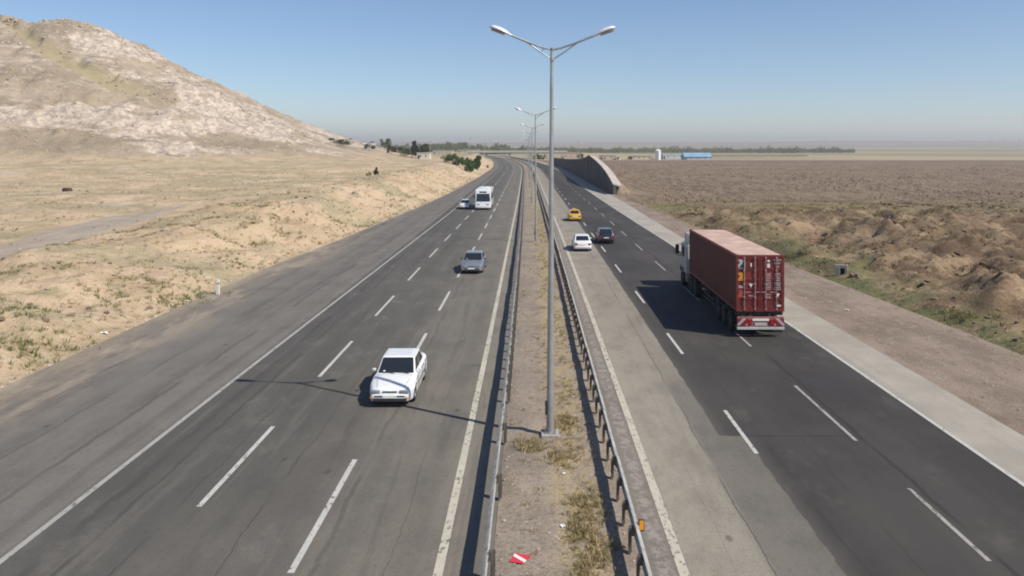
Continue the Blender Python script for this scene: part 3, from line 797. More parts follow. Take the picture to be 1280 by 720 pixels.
car('dark blue-grey hatchback seen from behind, right of the white saloon', (C(76)+7.55, 77.9, 0), R(.3), M['p_dark'], 3.9, 1.62, 1.46, 'box', trim=False)
car('yellow taxi seen from behind, farthest car in the right-hand lanes', (C(99)+5.9, 101.2, 0), R(.4), M['p_yellow'], 4.1, 1.66, 1.43, roof_sign=True)

# ------------------------------------------------------------------ coach
def coach(loc, rz):
    t = thing('coach', 'white coach coming towards the camera on the left carriageway', 'coach', loc, rz)
    L, W, H = 9.6, 2.42, 3.15
    bm = B(); secs = [(-L/2, .06, .08), (-L/2+.1, 0, 0), (L/2-.9, 0, 0), (L/2-.35, 0, .05), (L/2-.1, .06, .30), (L/2, .12, .55)]
    box(bm, -W/2, W/2, -L/2, L/2, .32, H, 0)
    for v in bm.verts:
        if v.co.z > 2 and v.co.y > 0: v.co.y -= .45
    bmesh.ops.bevel(bm, geom=bm.edges[:], offset=.16, segments=4, profile=.6, affect='EDGES')
    body = obj('body', bm, M['p_white'], t, 35)
    # raked front: windscreen
    def fy(z): return L/2 - .45*(z-.32)/(H-.32)
    g = B(); slab(g, [(1.04, fy(1.30), 1.30), (-1.04, fy(1.30), 1.30), (-.98, fy(2.50), 2.50), (.98, fy(2.50), 2.50)], .012); obj('windscreen', g, M['glass'], t)
    for s in (1, -1):
        for k in range(5):
            y0 = -L/2+.45+k*1.62
            g = B(); box(g, s*W/2-.012, s*W/2+.012, y0, y0+1.52, 1.55, 2.45, .01); obj('side_window', g, M['glass'], t)
        g = B(); box(g, s*.72-.22, s*.72+.22, fy(.85)-.05, fy(.85)+.03, .72, .93, .03); obj('headlight', g, M['lampg'], t, 40)
        g = B(); tube(g, [(s*1.1, fy(2.6), 2.60), (s*1.38, fy(2.4)+.25, 2.5), (s*1.4, fy(2.2)+.28, 2.25)], .025, 6); box(g, s*1.4-.1, s*1.4+.1, fy(2)+.22, fy(2)+.30, 1.85, 2.25, .02); obj('mirror', g, M['darkp'], t)
        for y in (L/2-1.9, -L/2+2.3): wheel(t, s*(W/2-.17), y, .46, .28, s)
        g = B(); box(g, s*.95-.1, s*.95+.1, -L/2-.02, -L/2+.03, .9, 1.3, .01); obj('tail_light', g, M['tail'], t)
    g = B(); box(g, -1.12, 1.12, L/2-.2, L/2+.06, .30, .58, .05); obj('bumper', g, simple('coach_bumper', (.55, .55, .55), .5), t, 40)
    g = B(); box(g, -.26, .26, L/2+.055, L/2+.075, .38, .5); obj('number_plate', g, M['plate'], t)
    g = B(); box(g, -.85, .85, -1.9, .4, H-.02, H+.18, .07); obj('roof_unit', g, M['p_white'], t, 40)
    g = B(); box(g, -.9, .9, -L/2-.014, -L/2+.01, 1.6, 2.5, .004); obj('rear_window', g, M['glass'], t)
    g = B(); box(g, -.55, .55, fy(2.75)-.02, fy(2.75)+.03, 2.62, 2.85, .01); obj('destination_box', g, M['darkp'], t)
coach((C(120)-7.15, 122.0, 0), PI+R(.6))

# ------------------------------------------------------------------ lorry and container
TX, TY, TR = 11.52, 38.75, R(-.45)
tr = thing('articulated_lorry', 'articulated lorry with a white cab and a skeletal trailer carrying the red container', 'lorry', (TX, TY, 0), TR)
Wc, Lc, Hc, zc = 2.44, 12.19, 2.88, 1.32
M['frame'] = simple('dark_chassis', (.05, .045, .045), .7, .3, .3, dirt=((.2, .16, .12), .4))
M['cab'] = simple('white_cab_paint', (.42, .43, .42), .35, 0, .06, coat=.4, dirt=((.4, .36, .3), .25))
bm = B()
for s in (-1, 1): box(bm, s*.50-.07, s*.50+.07, .1, 12.0, .92, 1.27)
for yy in (.25, 2.2, 4.2, 6.2, 8.4, 10.5, 11.9): box(bm, -1.2, 1.2, yy-.08, yy+.08, 1.1, 1.30)
for s in (-1, 1): box(bm, s*.8-.05, s*.8+.05, 8.2, 8.35, .35, 1.1); box(bm, s*.8-.12, s*.8+.12, 8.15, 8.4, .30, .36)
box(bm, -.45, .45, 12.0, 15.6, .70, .95)
obj('chassis', bm, M['frame'], tr)
for yy in (1.5, 2.85, 4.2):
    for s in (-1, 1): wheel(tr, s*1.02, yy, .52, .38, s, 'frame')  # rims in dark chassis colour, painting in the shade under the trailer
for yy in (10.6, 11.9, 14.9):
    for s in (-1, 1): wheel(tr, s*1.02, yy, .52, .38, s, 'frame')  # dark rims again stand in for the shade below the load
for s in (-1, 1):
    for y0, y1 in ((.9, 4.9), (10.0, 12.5)):
        g = B(); box(g, s*1.02-.2, s*1.02+.2, y0, y1, 1.07, 1.10); obj('mudguard', g, M['darkp'], tr)
    g = B(); box(g, s*1.0-.2, s*1.0+.2, 12.7, 13.9, .45, 1.0, .05); obj('fuel_tank', g, M['rod'] if 'rod' in M else M['post'], tr, 40)
    g = B(); box(g, s*1.15-.02, s*1.15+.02, 5.2, 8.0, .55, .65); box(g, s*1.15-.02, s*1.15+.02, 5.2, 8.0, .8, .9); obj('side_guard', g, M['frame'], tr)
# cab
bm = B(); box(bm, -1.22, 1.22, 13.15, 15.55, .95, 3.05)
for v in bm.verts:
    if v.co.y > 15 and v.co.z > 2: v.co.y -= .28
bmesh.ops.bevel(bm, geom=bm.edges[:], offset=.10, segments=3, affect='EDGES')
box(bm, -1.05, 1.05, 13.2, 14.9, 3.0, 3.75, .14); box(bm, -1.2, 1.2, 15.2, 15.62, .42, 1.0, .05)
cb = obj('cab', bm, M['cab'], tr, 40)
for s in (-1, 1):
    g = B(); box(g, s*1.22-.012, s*1.22+.012, 14.0, 15.0, 2.05, 2.8, .008); obj('side_window', g, M['glass'], cb)
    g = B(); tube(g, [(s*1.2, 15.1, 2.85), (s*1.5, 15.2, 2.85), (s*1.5, 15.2, 2.05), (s*1.2, 15.1, 2.05)], .025, 6); box(g, s*1.5-.13, s*1.5+.13, 15.14, 15.26, 2.15, 2.8, .03); obj('mirror', g, M['darkp'], cb)
    g = B(); box(g, s*.8-.2, s*.8+.2, 15.58, 15.64, .6, .82, .02); obj('headlight', g, M['lampg'], cb)
    g = B(); box(g, s*1.21-.03, s*1.21+.03, 14.25, 15.55, .95, 1.3, .0); obj('step', g, M['darkp'], cb)
g = B(); slab(g, [(1.05, 15.52-.28*(.45), 2.0-.1), (-1.05, 15.52-.28*.45, 1.9), (-1.02, 15.30, 2.85), (1.02, 15.30, 2.85)], .03); obj('windscreen', g, M['glass'], cb)
g = B(); box(g, -.7, .7, 15.56, 15.63, 1.05, 1.6, .02); obj('grille', g, M['darkp'], cb)
# rear bumper bar with hazard marking, lights, plate
M['haz'] = None
t = NT('red_white_hazard_board'); pp = t.xyz(t.pos(obj=True)); f = t.math('FRACT', t.math('MULTIPLY', t.math('ADD', t.math('ABSOLUTE', pp[0]), pp[2]), 2.1))
M['haz'] = t.done(t.mix(t.rng(f, .58, .64), (.20, .02, .025), (.42, .33, .33)), .5)
g = B(); box(g, -1.2, 1.2, -.10, .06, .42, .55, .01); obj('rear_bar', g, simple('white_bumper_bar', (.50, .47, .45), .5, dirt=((.4, .3, .25), .4)), tr)
for s in (-1, 1):
    g = B(); box(g, s*.93-.26, s*.93+.26, -.10, -.06, .62, .98, .01); obj('hazard_board', g, M['haz'], tr)
    g = B(); box(g, s*.56-.10, s*.56+.10, -.11, -.03, .66, .94, .02); obj('tail_light', g, M['tail'], tr)
g = B(); box(g, -1.18, 1.18, -.05, .05, .56, 1.06); obj('light_panel', g, simple('pinkish_rear_panel', (.28, .12, .11), .6, 0, .25, 6), tr)
g = B(); box(g, -.42, .42, -.085, -.05, .86, .97); obj('reflective_strip', g, M['plate'], tr)
g = B(); box(g, -.3, .3, -.085, -.05, .62, .76); obj('number_plate', g, simple('yellowed_plate', (.45, .42, .38), .5), tr)
for s in (-1, 1):
    g = B(); box(g, s*.95-.25, s*.95+.25, .3, .33, .18, .60); obj('mud_flap', g, M['black'], tr)

ct = thing('shipping_container', 'long dark red corrugated shipping container carried on the lorry trailer', 'container', (TX, TY, zc), TR)
M['cred'] = simple('container_red_paint', (.175, .024, .022), .5, 0, .25, 1.2, dirt=((.12, .04, .03), .5), spec=.4)
M['croof'] = simple('dusty_faded_container_roof', (.46, .32, .265), .75, 0, .2, .8, dirt=((.54, .43, .36), .8))
M['cred_shade'] = simple('container_red_shaded', (.10, .022, .019), .6, 0, .2, 1.0, dirt=((.07, .028, .02), .5))  # container red darkened: the shade on the walls is put into the colour
def corr(bm, x, s, y0, y1, z0, z1, n, d=.036):
    """corrugated wall in plane x"""
    p = (y1-y0)/n; row = []
    for k in range(n):
        for f_, dx in ((0, 0), (.25, 0), (.5, d), (.75, d)):
            row.append((y0+p*(k+f_), dx))
    row.append((y1, 0)); a = [bm.verts.new((x-s*dx, y, z0)) for y, dx in row]; b = [bm.verts.new((x-s*dx, y, z1)) for y, dx in row]
    for i in range(len(row)-1): bm.faces.new((a[i], a[i+1], b[i+1], b[i]))
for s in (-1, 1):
    g = B(); corr(g, s*(Wc/2-.02), s, .12, Lc-.12, .15, Hc-.10, 42); obj('side_wall', g, M['cred_shade'], ct)
g = B(); corr(g, 0, 1, -Wc/2+.1, Wc/2-.1, .15, Hc-.1, 9); bmesh.ops.transform(g, matrix=Matrix.Translation((0, Lc-.03, 0)) @ Matrix.Rotation(R(90), 4, 'Z'), verts=g.verts); obj('end_wall', g, M['cred_shade'], ct)
g = B()
nr = 40; p = (Lc-.24)/nr
rw = []
for k in range(nr):
    for f_, dz in ((.0, 0), (.3, 0), (.5, -.022), (.8, -.022)): rw.append((.12+p*(k+f_), Hc-.015+dz))
rw.append((Lc-.12, Hc-.015))
for (ya, za), (yb, zb_) in zip(rw, rw[1:]):
    vs = [g.verts.new(q) for q in ((-Wc/2+.06, ya, za), (Wc/2-.06, ya, za), (Wc/2-.06, yb, zb_), (-Wc/2+.06, yb, zb_))]; g.faces.new(vs)
obj('roof', g, M['croof'], ct)
g = B()
for s in (-1, 1):
    x0 = min(s*Wc/2, s*(Wc/2-.10)); x1 = max(s*Wc/2, s*(Wc/2-.10))
    box(g, x0, x1, .10, Lc-.1, 0, .15); box(g, x0+.02 if s < 0 else x0+.02, x1 if s > 0 else x1, .10, Lc-.1, Hc-.10, Hc-.004)
    for y0 in (0, Lc-.12): box(g, x0, x1, y0, y0+.12, .1, Hc-.1)
for y0 in (0, Lc-.12): box(g, -Wc/2+.1, Wc/2-.1, y0, y0+.12, 0, .13); box(g, -Wc/2+.1, Wc/2-.1, y0, y0+.12, Hc-.11, Hc-.006)
box(g, -Wc/2+.1, Wc/2-.1, .12, Lc-.12, .05, .12)
obj('frame', g, M['cred'], ct)
for sx in (-1, 1):
    for y0 in (0, Lc-.18):
        for z0 in (0, Hc-.118):
            g = B(); xa = sx*Wc/2; box(g, min(xa, xa-sx*.16)-.004, max(xa, xa-sx*.16)+.004, y0-.006, y0+.18, z0-.003, z0+.12, .012); obj('corner_casting', g, M['cred'], ct)
M['rod'] = simple('scuffed_lock_rod', (.40, .27, .25), .5, .3, .3, 5)
M['wmark'] = simple('white_stencil_paint', (.70, .66, .65), .6, 0, .1, 20)
for s in (-1, 1):
    xa, xb = (-1.12, -.012) if s < 0 else (.012, 1.12)
    g = B(); n = 0
    # door leaf pressed with horizontal recesses
    zz = [.14, .24, .60, .70, 1.10, 1.20, 1.60, 1.70, 2.12, 2.22, Hc-.22, Hc-.12]
    for k in range(len(zz)-1):
        d = .0 if k % 2 == 0 else .03
        box(g, xa, xb, .02+d, .07, zz[k], zz[k+1] + (.0 if k == len(zz)-2 else .0))
    box(g, xa, xa+.07, .012, .06, .14, Hc-.12); box(g, xb-.07, xb, .012, .06, .14, Hc-.12)
    dr = obj('door', g, M['cred'], ct)
    for xr in ((xa+.30, xb-.26) if s < 0 else (xa+.26, xb-.30)):
        g = B(); tube(g, [(xr, -.02, .10), (xr, -.02, Hc-.08)], .021, 8)
        for zk in (.12, .75, 1.4, 2.1, Hc-.14): box(g, xr-.05, xr+.05, -.03, .02, zk-.035, zk+.035)
        obj('lock_rod', g, M['rod'], dr, 40)
        g = B(); box(g, xr-.02, xr+.34*(1 if s < 0 else -1) if s < 0 else xr+.02, -.045, -.03, .98, 1.02) if s < 0 else box(g, xr-.34, xr+.02, -.045, -.03, .98, 1.02)
        obj('lock_handle', g, M['rod'], dr)
    for zk in (.3, 1.0, 1.8, 2.5):
        g = B(); xx = xa if s < 0 else xb; box(g, xx-.06, xx+.06, -.008, .03, zk-.07, zk+.07); obj('hinge', g, M['cred'], dr)
# stickers and stencilled marks on the doors
def mark(x, z, w_, h_, mat, nm='sticker', lb=None):
    g = B(); box(g, x-w_/2, x+w_/2, .002, .011, z-h_/2, z+h_/2); o = obj(nm, g, mat, ct)
    if lb: o['label'] = lb
M['bluesign'] = simple('dark_blue_emblem', (.02, .04, .09), .5); M['orange'] = simple('orange_warning_sticker', (.60, .24, .02), .5)
mark(-.95, 2.42, .36, .46, simple('grey_emblem_backing', (.42, .40, .40), .5), lb='square grey emblem sticker at the top of the left door')
g = B(); vv = [g.verts.new(q) for q in ((-1.10, -.001, 2.22), (-.80, -.001, 2.22), (-.80, -.001, 2.58), (-.93, -.001, 2.44))]; g.faces.new(vv); obj('sticker', g, M['bluesign'], ct)
mark(-.96, 1.78, .36, .42, M['orange'], lb='orange square sticker on the left door')
mark(-.96, 1.30, .34, .03, M['wmark']); mark(-.96, 1.22, .28, .03, M['wmark'])
mark(-.97, .9, .32, .36, simple('faded_red_patch', (.40, .07, .04), .6))
g = B(); vv = [g.verts.new(q) for q in ((-.58, -.0, 1.42), (-.38, 0, 1.42), (-.48, 0, 1.22))]; g.faces.new(vv); obj('sticker', g, M['wmark'], ct)
mark(-.47, 2.38, .07, .18, M['wmark'])
mark(.42, 2.58, .12, .10, M['wmark']); mark(.42, 2.34, .14, .20, M['wmark'])
def stencil(x, z, n, w_, hgt=.055):
    """a run of small unreadable characters"""
    g = B(); r_ = random.Random(int(x*100+z*10)); 
    for k in range(n):
        xx = x + (k-(n-1)/2)*w_
        box(g, xx-w_*.34, xx-w_*.10, .001, .010, z-hgt/2, z+hgt/2)
        if r_.random() < .8: box(g, xx-w_*.10, xx+w_*.30, .001, .010, z+hgt/2-.016, z+hgt/2)
        if r_.random() < .7: box(g, xx-w_*.10, xx+w_*.30, .001, .010, z-hgt/2, z-hgt/2+.016)
    obj('stencil_mark', g, M['wmark'], ct)
stencil(.88, 2.62, 7, .055, .08); stencil(.88, 2.46, 6, .055, .08); stencil(.88, 2.30, 4, .05)
for k in range(4): stencil(.42, 1.92-k*.11, 4, .055); stencil(.88, 1.92-k*.11, 5, .06)
for k in range(4): stencil(.42, 1.46-k*.11, 4, .055); stencil(.88, 1.46-k*.11, 6, .055)
stencil(.42, .86, 4, .06); stencil(.42, .72, 4, .06); stencil(-.48, .80, 4, .055)
g = B(); vv = [g.verts.new(q) for q in ((.76, 0, .92), (1.0, 0, .92), (.90, 0, .74))]; g.faces.new(vv); obj('sticker', g, M['wmark'], ct)
mark(.95, .30, .2, .09, M['wmark'])

# ------------------------------------------------------------------ retaining wall on the right
wl_ = [(156, 2.0), (162, 3.0), (170, 4.1), (181, 5.2), (195, 6.2), (208, 6.9), (217, 7.4), (219, 7.1), (228, 6.5), (240, 6.1), (257, 5.6), (290, 5.0), (330, 4.4), (380, 4.0), (430, 3.8)]
wf_ = Curve(wl_)
def wtop(Y):
    for (a, z0), (b, z1) in zip(wl_, wl_[1:]):
        if Y <= b: return z0+(z1-z0)*(Y-a)/(b-a)
    return wl_[-1][1]
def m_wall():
    t = NT('shade_darkened_wall_concrete'); p = t.pos(); x, y, z = t.xyz(p)
    c = t.mix(t.rng(t.noise(t.pos((1, 1, .35)), .5, 6, .7), .35, .65), (.06, .058, .054), (.125, .118, .11))  # streaked concrete, darkened overall to put the wall's shade into its colour
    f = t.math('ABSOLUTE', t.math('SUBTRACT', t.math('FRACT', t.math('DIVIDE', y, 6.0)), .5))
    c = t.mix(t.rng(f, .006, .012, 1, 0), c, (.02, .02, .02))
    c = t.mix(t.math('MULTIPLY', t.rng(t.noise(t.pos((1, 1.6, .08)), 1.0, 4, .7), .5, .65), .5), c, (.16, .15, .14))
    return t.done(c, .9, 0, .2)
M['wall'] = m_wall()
M['cop'] = simple('pale_coping', (.44, .385, .345), .9, 0, .12, .4)
bm = B(); rings = []
wy = [156+2.5*k for k in range(26)] + [222+8*k for k in range(27)]
WX = lambda y: C(y)+17.45
for y in wy:
    zt = wtop(y); x = WX(y); rings.append([bm.verts.new(q) for q in ((x, y, -.3), (x, y, zt), (x+.5, y, zt), (x+.9, y, -.3))])
for a, b in zip(rings, rings[1:]):
    for k in range(4): bm.faces.new((a[k], a[(k+1) % 4], b[(k+1) % 4], b[k]))
bm.faces.new(rings[0]); bm.faces.new(rings[-1])
wt = thing('retaining_wall', 'dark curving concrete retaining wall in shade beside the far right lanes', 'wall', (WX(156), 156, 0))
def rehang(o, t): o.parent = t; o.location = -t.location
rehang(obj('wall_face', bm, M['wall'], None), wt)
bm = B(); rings = []
for y in wy:
    zt = wtop(y); x = WX(y); wd = 1.75 if y < 219 else .8
    rings.append([bm.verts.new(q) for q in ((x-.08, y-.04, zt+.003), (x-.08, y-.04, zt+.22), (x+wd, y-.04, zt+.10-.35*(y < 219)), (x+wd, y-.04, zt-.3-.3*(y < 219)))])
for a, b in zip(rings, rings[1:]):
    for k in range(4): bm.faces.new((a[k], a[(k+1) % 4], b[(k+1) % 4], b[k]))
bm.faces.new(rings[0]); bm.faces.new(rings[-1])
rehang(obj('coping', bm, M['cop'], None), wt)
# earth fill behind the wall
V = []; Fc = []
for j, y in enumerate(wy):
    zt = wtop(y); x = WX(y)
    for i in range(8):
        xx = x + .55 + i*.75
        zz = (zt-.55)*(1-sm(i/7, 0.08, 1)) + .3*fbm(xx*.5, y*.3, 3)*(i > 0)
        V.append((xx, y, (zz if i < 7 else -.4) if y > 157 else -.4))
for j in range(len(wy)-1):
    for i in range(7): a = j*8+i; Fc.append((a, a+1, a+9, a+8))
tag(pyobj('earth_embankment', V, Fc, M['ground'], smooth=60), kind='structure')

# ------------------------------------------------------------------ foliage
def m_leaf(name, a, b):
    t = NT(name); oi = t.new('ShaderNodeNewGeometry')
    c = t.mix(oi.outputs['Random Per Island'], a, b)
    return t.done(c, .8, 0, .15)
M['leaf'] = m_leaf('dark_evergreen_leaves', (.022, .035, .014), (.06, .08, .03))
M['shrub'] = m_leaf('evergreen_leaves', (.03, .055, .018), (.085, .13, .04))
M['leaf2'] = m_leaf('olive_leaves', (.06, .075, .03), (.13, .14, .065))
M['leaf3'] = m_leaf('brown_dry_leaves', (.07, .05, .03), (.15, .11, .065))
M['straw'] = m_leaf('straw', (.30, .23, .12), (.52, .42, .25))
M['weed'] = m_leaf('olive_weeds', (.17, .16, .06), (.36, .31, .15))
M['green'] = m_leaf('green_weeds', (.10, .12, .04), (.21, .22, .09))
M['bark'] = simple('bark', (.12, .09, .065), .9, 0, .3, 4)
def leaves(V, Fc, c, rx, ry, rz, n, s, rnd, clumps=None):
    cl = clumps or [(Vector((0, 0, 0)), 1.0)]
    for _ in range(n):
        cc, cr = rnd.choice(cl)
        while True:
            p = Vector((rnd.uniform(-1, 1), rnd.uniform(-1, 1), rnd.uniform(-1, 1)))
            if p.length < 1: break
        p = p.normalized()*(p.length**.55)*cr + cc
        p = Vector((p.x*rx, p.y*ry, p.z*rz)) + Vector(c)
        a = Vector((rnd.gauss(0, 1), rnd.gauss(0, 1), rnd.gauss(0, 1))).normalized(); b = a.orthogonal().normalized()
        ss = s*rnd.uniform(.6, 1.3); k = len(V)
        V += [tuple(p+a*ss), tuple(p+b*ss*.55), tuple(p-a*ss), tuple(p-b*ss*.55)]; Fc.append((k, k+1, k+2, k+3))
def clump_set(rnd, n=9, shape='round'):
    out = [(Vector((0, 0, 0)), .6)]
    for _ in range(n):
        z = rnd.uniform(-.75, .75); r = math.sqrt(1-z*z)*.75 if shape == 'round' else .6*(1-(z+.8)/1.8)
        a = rnd.uniform(0, 2*PI); out.append((Vector((r*math.cos(a), r*math.sin(a), z)), rnd.uniform(.25, .42)))
    return out
def tree(label, x, y, h, w_, mat='leaf', shape='round', n=420, group=None, name='tree', trunk=.25, cat='tree', s=None):
    z = gz(x, y); 
    if x < -22 and 268 < y < 640: z = max(z, hz(x, y))
    t = thing(name, label, cat, (x, y, z), random.uniform(0, 6), group); rnd = random.Random(int(x*7+y))
    bm = B(); tube(bm, [(0, 0, -.3), (.03*h, 0, h*.3), (0, .02*h, h*.62)], [h*.030+.02, h*.022+.01, h*.008], 7)
    for k in range(4):
        a = rnd.uniform(0, 6.28); tube(bm, [(.02*h, 0, h*(.25+.08*k)), (math.cos(a)*w_*.3, math.sin(a)*w_*.3, h*(.45+.1*k))], [h*.010+.008, .01], 5)
    obj('trunk', bm, M['bark'], t)
    V = []; Fc = []; hh = h*(1-trunk)/2
    leaves(V, Fc, (0, 0, h-hh), w_/2, w_/2, hh, int(n*1.8), s or max(.05, h*.058), rnd, clump_set(rnd, 10, shape))
    pyobj('crown', V, Fc, M[mat], t); return t
def at(px, pyb, Y): return X_at(px, Y)
# shrubs by the left verge at the end of the bank
for px, Y, h, w_, lb in ((557, 268, 2.4, 4.4, 'low round dark green shrub, leftmost of the row above the left road bank'),
                         (566, 262, 3.8, 4.4, 'dark evergreen shrub, second from left in the row above the left road bank'),
                         (573, 266, 3.0, 4.6, 'dark evergreen shrub, third from left in the row above the left road bank'),
                         (583, 262, 4.8, 5.4, 'tall dark evergreen shrub in the middle of the row above the left road bank'),
                         (590, 286, 5.6, 5.0, 'dark evergreen, second from right in the row above the left road bank'),
                         (597, 298, 6.4, 3.6, 'pointed dark evergreen, rightmost of the row above the left road bank')):
    tree(lb, X_at(px, Y), Y, h, w_, 'shrub', 'round', 700, 'evergreen shrubs above the left road bank', 'evergreen_shrub', -.12, 'shrub')
tree('small dark bush standing alone on the straw slope, right one of two', X_at(470.5, 172), 172, 2.4, 1.2, 'leaf', 'round', 260, 'two bushes on the straw slope', 'bush', .05, 'bush')
tree('small olive bush standing on the straw slope, left one of two', X_at(461, 175), 175, 1.5, 1.3, 'leaf2', 'round', 200, 'two bushes on the straw slope', 'bush', .05, 'bush')
# trees beyond the hill foot
k = 0
for px, Y, h, w_, mt, lb in ((417, 425, 4, 9, 'leaf', 'dark tree leftmost at the foot of the hill skyline'), (426, 430, 4.2, 9, 'leaf', 'dark tree second from left where the hill meets the skyline'),
        (434, 440, 4.6, 8, 'leaf', 'dark tree third from left where the hill meets the skyline'), (461, 455, 5.6, 8, 'leaf', 'lone dark tree right of the hill foot trees'),
        (481, 560, 9, 10, 'leaf2', 'greyish tree between the dark trees on the left skyline'), (489, 470, 6.4, 7, 'leaf3', 'brownish tree on the left skyline'),
        (505, 470, 7.0, 8, 'leaf', 'dark tree just left of the big dark tree on the left skyline'), (515, 480, 8.5, 8, 'leaf', 'dark tree adjoining the big dark tree on its left'),
        (523, 480, 11.0, 9, 'leaf', 'biggest dark tree on the left skyline'), (532, 485, 9.0, 8, 'leaf', 'dark tree adjoining the big dark tree on its right')):
    X = X_at(px, Y)
    tree(lb, X, Y, h, w_, mt, 'round', 420, 'trees on the left skyline', 'tree', .12)
# the long tree belt on the horizon
def belt(name, segs, mat, seed):
    rnd = random.Random(seed); V = []; Fc = []
    for x0, x1, Y0, dY, hmin, hmax, n in segs:
        for i in range(n):
            px = x0+(x1-x0)*(i+rnd.random())/n; Y = Y0 + rnd.uniform(-dY, dY); X = X_at(px, Y)
            h = rnd.uniform(hmin, hmax)*(1+.35*noise.noise((px*.06, seed, 0))); wd = h*rnd.uniform(.7, 1.2); z = gz(X, Y)
            if rnd.random() < .1: h *= 1.3
            leaves(V, Fc, (X, Y, z+h*.52), wd/2, wd/2, h*.52, 60, h*.11, rnd)
    return tag(pyobj(name, V, Fc, M[mat]), kind='stuff')
belt('treeline', [(535, 640, 1050, 60, 8, 12, 170), (640, 720, 1200, 70, 7, 10, 130), (700, 1068, 1320, 90, 5.5, 8.5, 620)], 'leaf2', 3)
belt('distant_treeline', [(960, 1340, 5200, 250, 9, 16, 120), (420, 560, 1500, 100, 8, 12, 100)], 'leaf2', 5)

# weeds: tufts of blades
def tufts(name, spots, mat, seed, nb=14):
    rnd = random.Random(seed); V = []; Fc = []
    for x, y, z, s in spots:
        for _ in range(nb):
            a = rnd.uniform(0, 2*PI); r = rnd.uniform(0, s*.55); bx, by = x+math.cos(a)*r, y+math.sin(a)*r
            lean = Vector((math.cos(a)*rnd.uniform(.1, .8)*s, math.sin(a)*rnd.uniform(.1, .8)*s, s*rnd.uniform(.4, 1.0)))
            w_ = s*rnd.uniform(.03, .07); tx, ty = -math.sin(a)*w_, math.cos(a)*w_; k = len(V)
            V += [(bx-tx, by-ty, z-.02), (bx+tx, by+ty, z-.02), (bx+lean.x*.6+tx*.8, by+lean.y*.6+ty*.8, z+lean.z*.65), (bx+lean.x, by+lean.y, z+lean.z), (bx+lean.x*.6-tx*.8, by+lean.y*.6-ty*.8, z+lean.z*.65)]
            Fc.append((k, k+1, k+2, k+3, k+4))
    return tag(pyobj(name, V, Fc, M[mat]), kind='stuff')
rnd = random.Random(11)
med_s, med_w = [], []
for _ in range(2600):
    y = 14 + 110*rnd.random()**1.7; q = rnd.random()
    u = rnd.gauss(1.15, .42) if rnd.random() < .75 else rnd.uniform(-.8, 2.1)
    if not -1.0 < u < 2.2: continue
    if fbm(u*.9, y*.35, 4) < -.12: continue
    s = rnd.uniform(.05, .15)
    (med_w if rnd.random() < .2 else med_s).append((C(y)+u, y, .06, s))
for cx, cy, r_, n in ((1.35, 20.6, .55, 50), (1.25, 19.0, .5, 55), (1.5, 18.0, .5, 40), (1.0, 26.6, .5, 60), (-.15, 24.4, .5, 60), (1.05, 17.0, .6, 40), (.75, 23.6, .4, 30)):
    for _ in range(n):
        (med_w if rnd.random() < .35 else med_s).append((cx+rnd.gauss(0, r_*.42), cy+rnd.gauss(0, r_*.8), .05, rnd.uniform(.07, .22)))
tufts('dry_grass', med_s, 'straw', 1, 16); tufts('weeds', med_w, 'weed', 2, 16)
ls, lg, lw = [], [], []
for _ in range(8500):
    y = 22 + 220*rnd.random()**1.6; e = .3 + (42+.5*max(0, y-60))*rnd.random()**1.5; x = LA(y)-e
    if abs(track_d(x, y)) < 4.6: continue
    m = fbm(x*.22, y*.22, 12); s = rnd.uniform(.08, .26)*(1 if y < 70 else 1.4)
    if m > .12: (lg if rnd.random() < .45 else lw).append((x, y, gz(x, y), s*1.2))
    elif rnd.random() < .6: ls.append((x, y, gz(x, y), s))
for cx, cy, n in ((-22.6, 47, 50), (-21.9, 49.5, 40), (-27.0, 36, 50), (-26, 39, 40), (-23.6, 34.5, 60), (-24, 60, 30), (-22.9, 37, 30)):
    for _ in range(n): x, y = cx+rnd.gauss(0, .8), cy+rnd.gauss(0, 1.1); lg.append((x, y, gz(x, y), rnd.uniform(.12, .34)))
for _ in range(70):
    y = 36+60*rnd.random(); x = LA(y)-1.5-22*rnd.random()
    if abs(track_d(x, y)) < 4.6: continue
    for _k in range(rnd.randint(10, 34)):
        xx, yy = x+rnd.gauss(0, .55), y+rnd.gauss(0, .6); (lg if rnd.random() < .4 else lw).append((xx, yy, gz(xx, yy), rnd.uniform(.10, .3)))
tufts('dry_grass', ls, 'straw', 3, 9); tufts('green_weeds', lg, 'green', 4, 10); tufts('weeds', lw, 'weed', 5, 9)
rs, rg, rw_ = [], [], []
for _ in range(8000):
    y = 30 + 110*rnd.random()**1.1; e = .2 + 70*rnd.random()**1.3; x = GR(y)+e
    m = fbm(x*.15, y*.15, 22); s = rnd.uniform(.08, .24)*(1 if y < 80 else 1.3); z = gz(x, y)
    if e < 4.5 and rnd.random() < .75: (rg if rnd.random() < .6 else rw_).append((x, y, z, s))
    elif m > .2: rw_.append((x, y, z, s*1.3))
    elif rnd.random() < .55: rs.append((x, y, z, s))
rb = []
for _ in range(150):
    y = 36+95*rnd.random(); x = GR(y)+3+60*rnd.random()**1.2; q = rnd.random()
    for _k in range(rnd.randint(12, 40)):
        xx, yy = x+rnd.gauss(0, .8), y+rnd.gauss(0, .9); (rb if q < .55 else rw_).append((xx, yy, gz(xx, yy), rnd.uniform(.12, .4)))
tufts('brown_scrub', rb, 'leaf3', 16, 10)
tufts('dry_grass', rs, 'straw', 6, 9); tufts('green_weeds', rg, 'green', 7, 9); tufts('weeds', rw_, 'weed', 8, 9)
fs = []
fs2 = []
for _ in range(9000):
    y = 132 + 300*rnd.random()**1.4; x = 24 + rnd.random()*y*.75; (fs if rnd.random() < .6 else fs2).append((x, y, gz(x, y), rnd.uniform(.2, .6)*(1+.6*fbm(x*.03, y*.03, 5))))
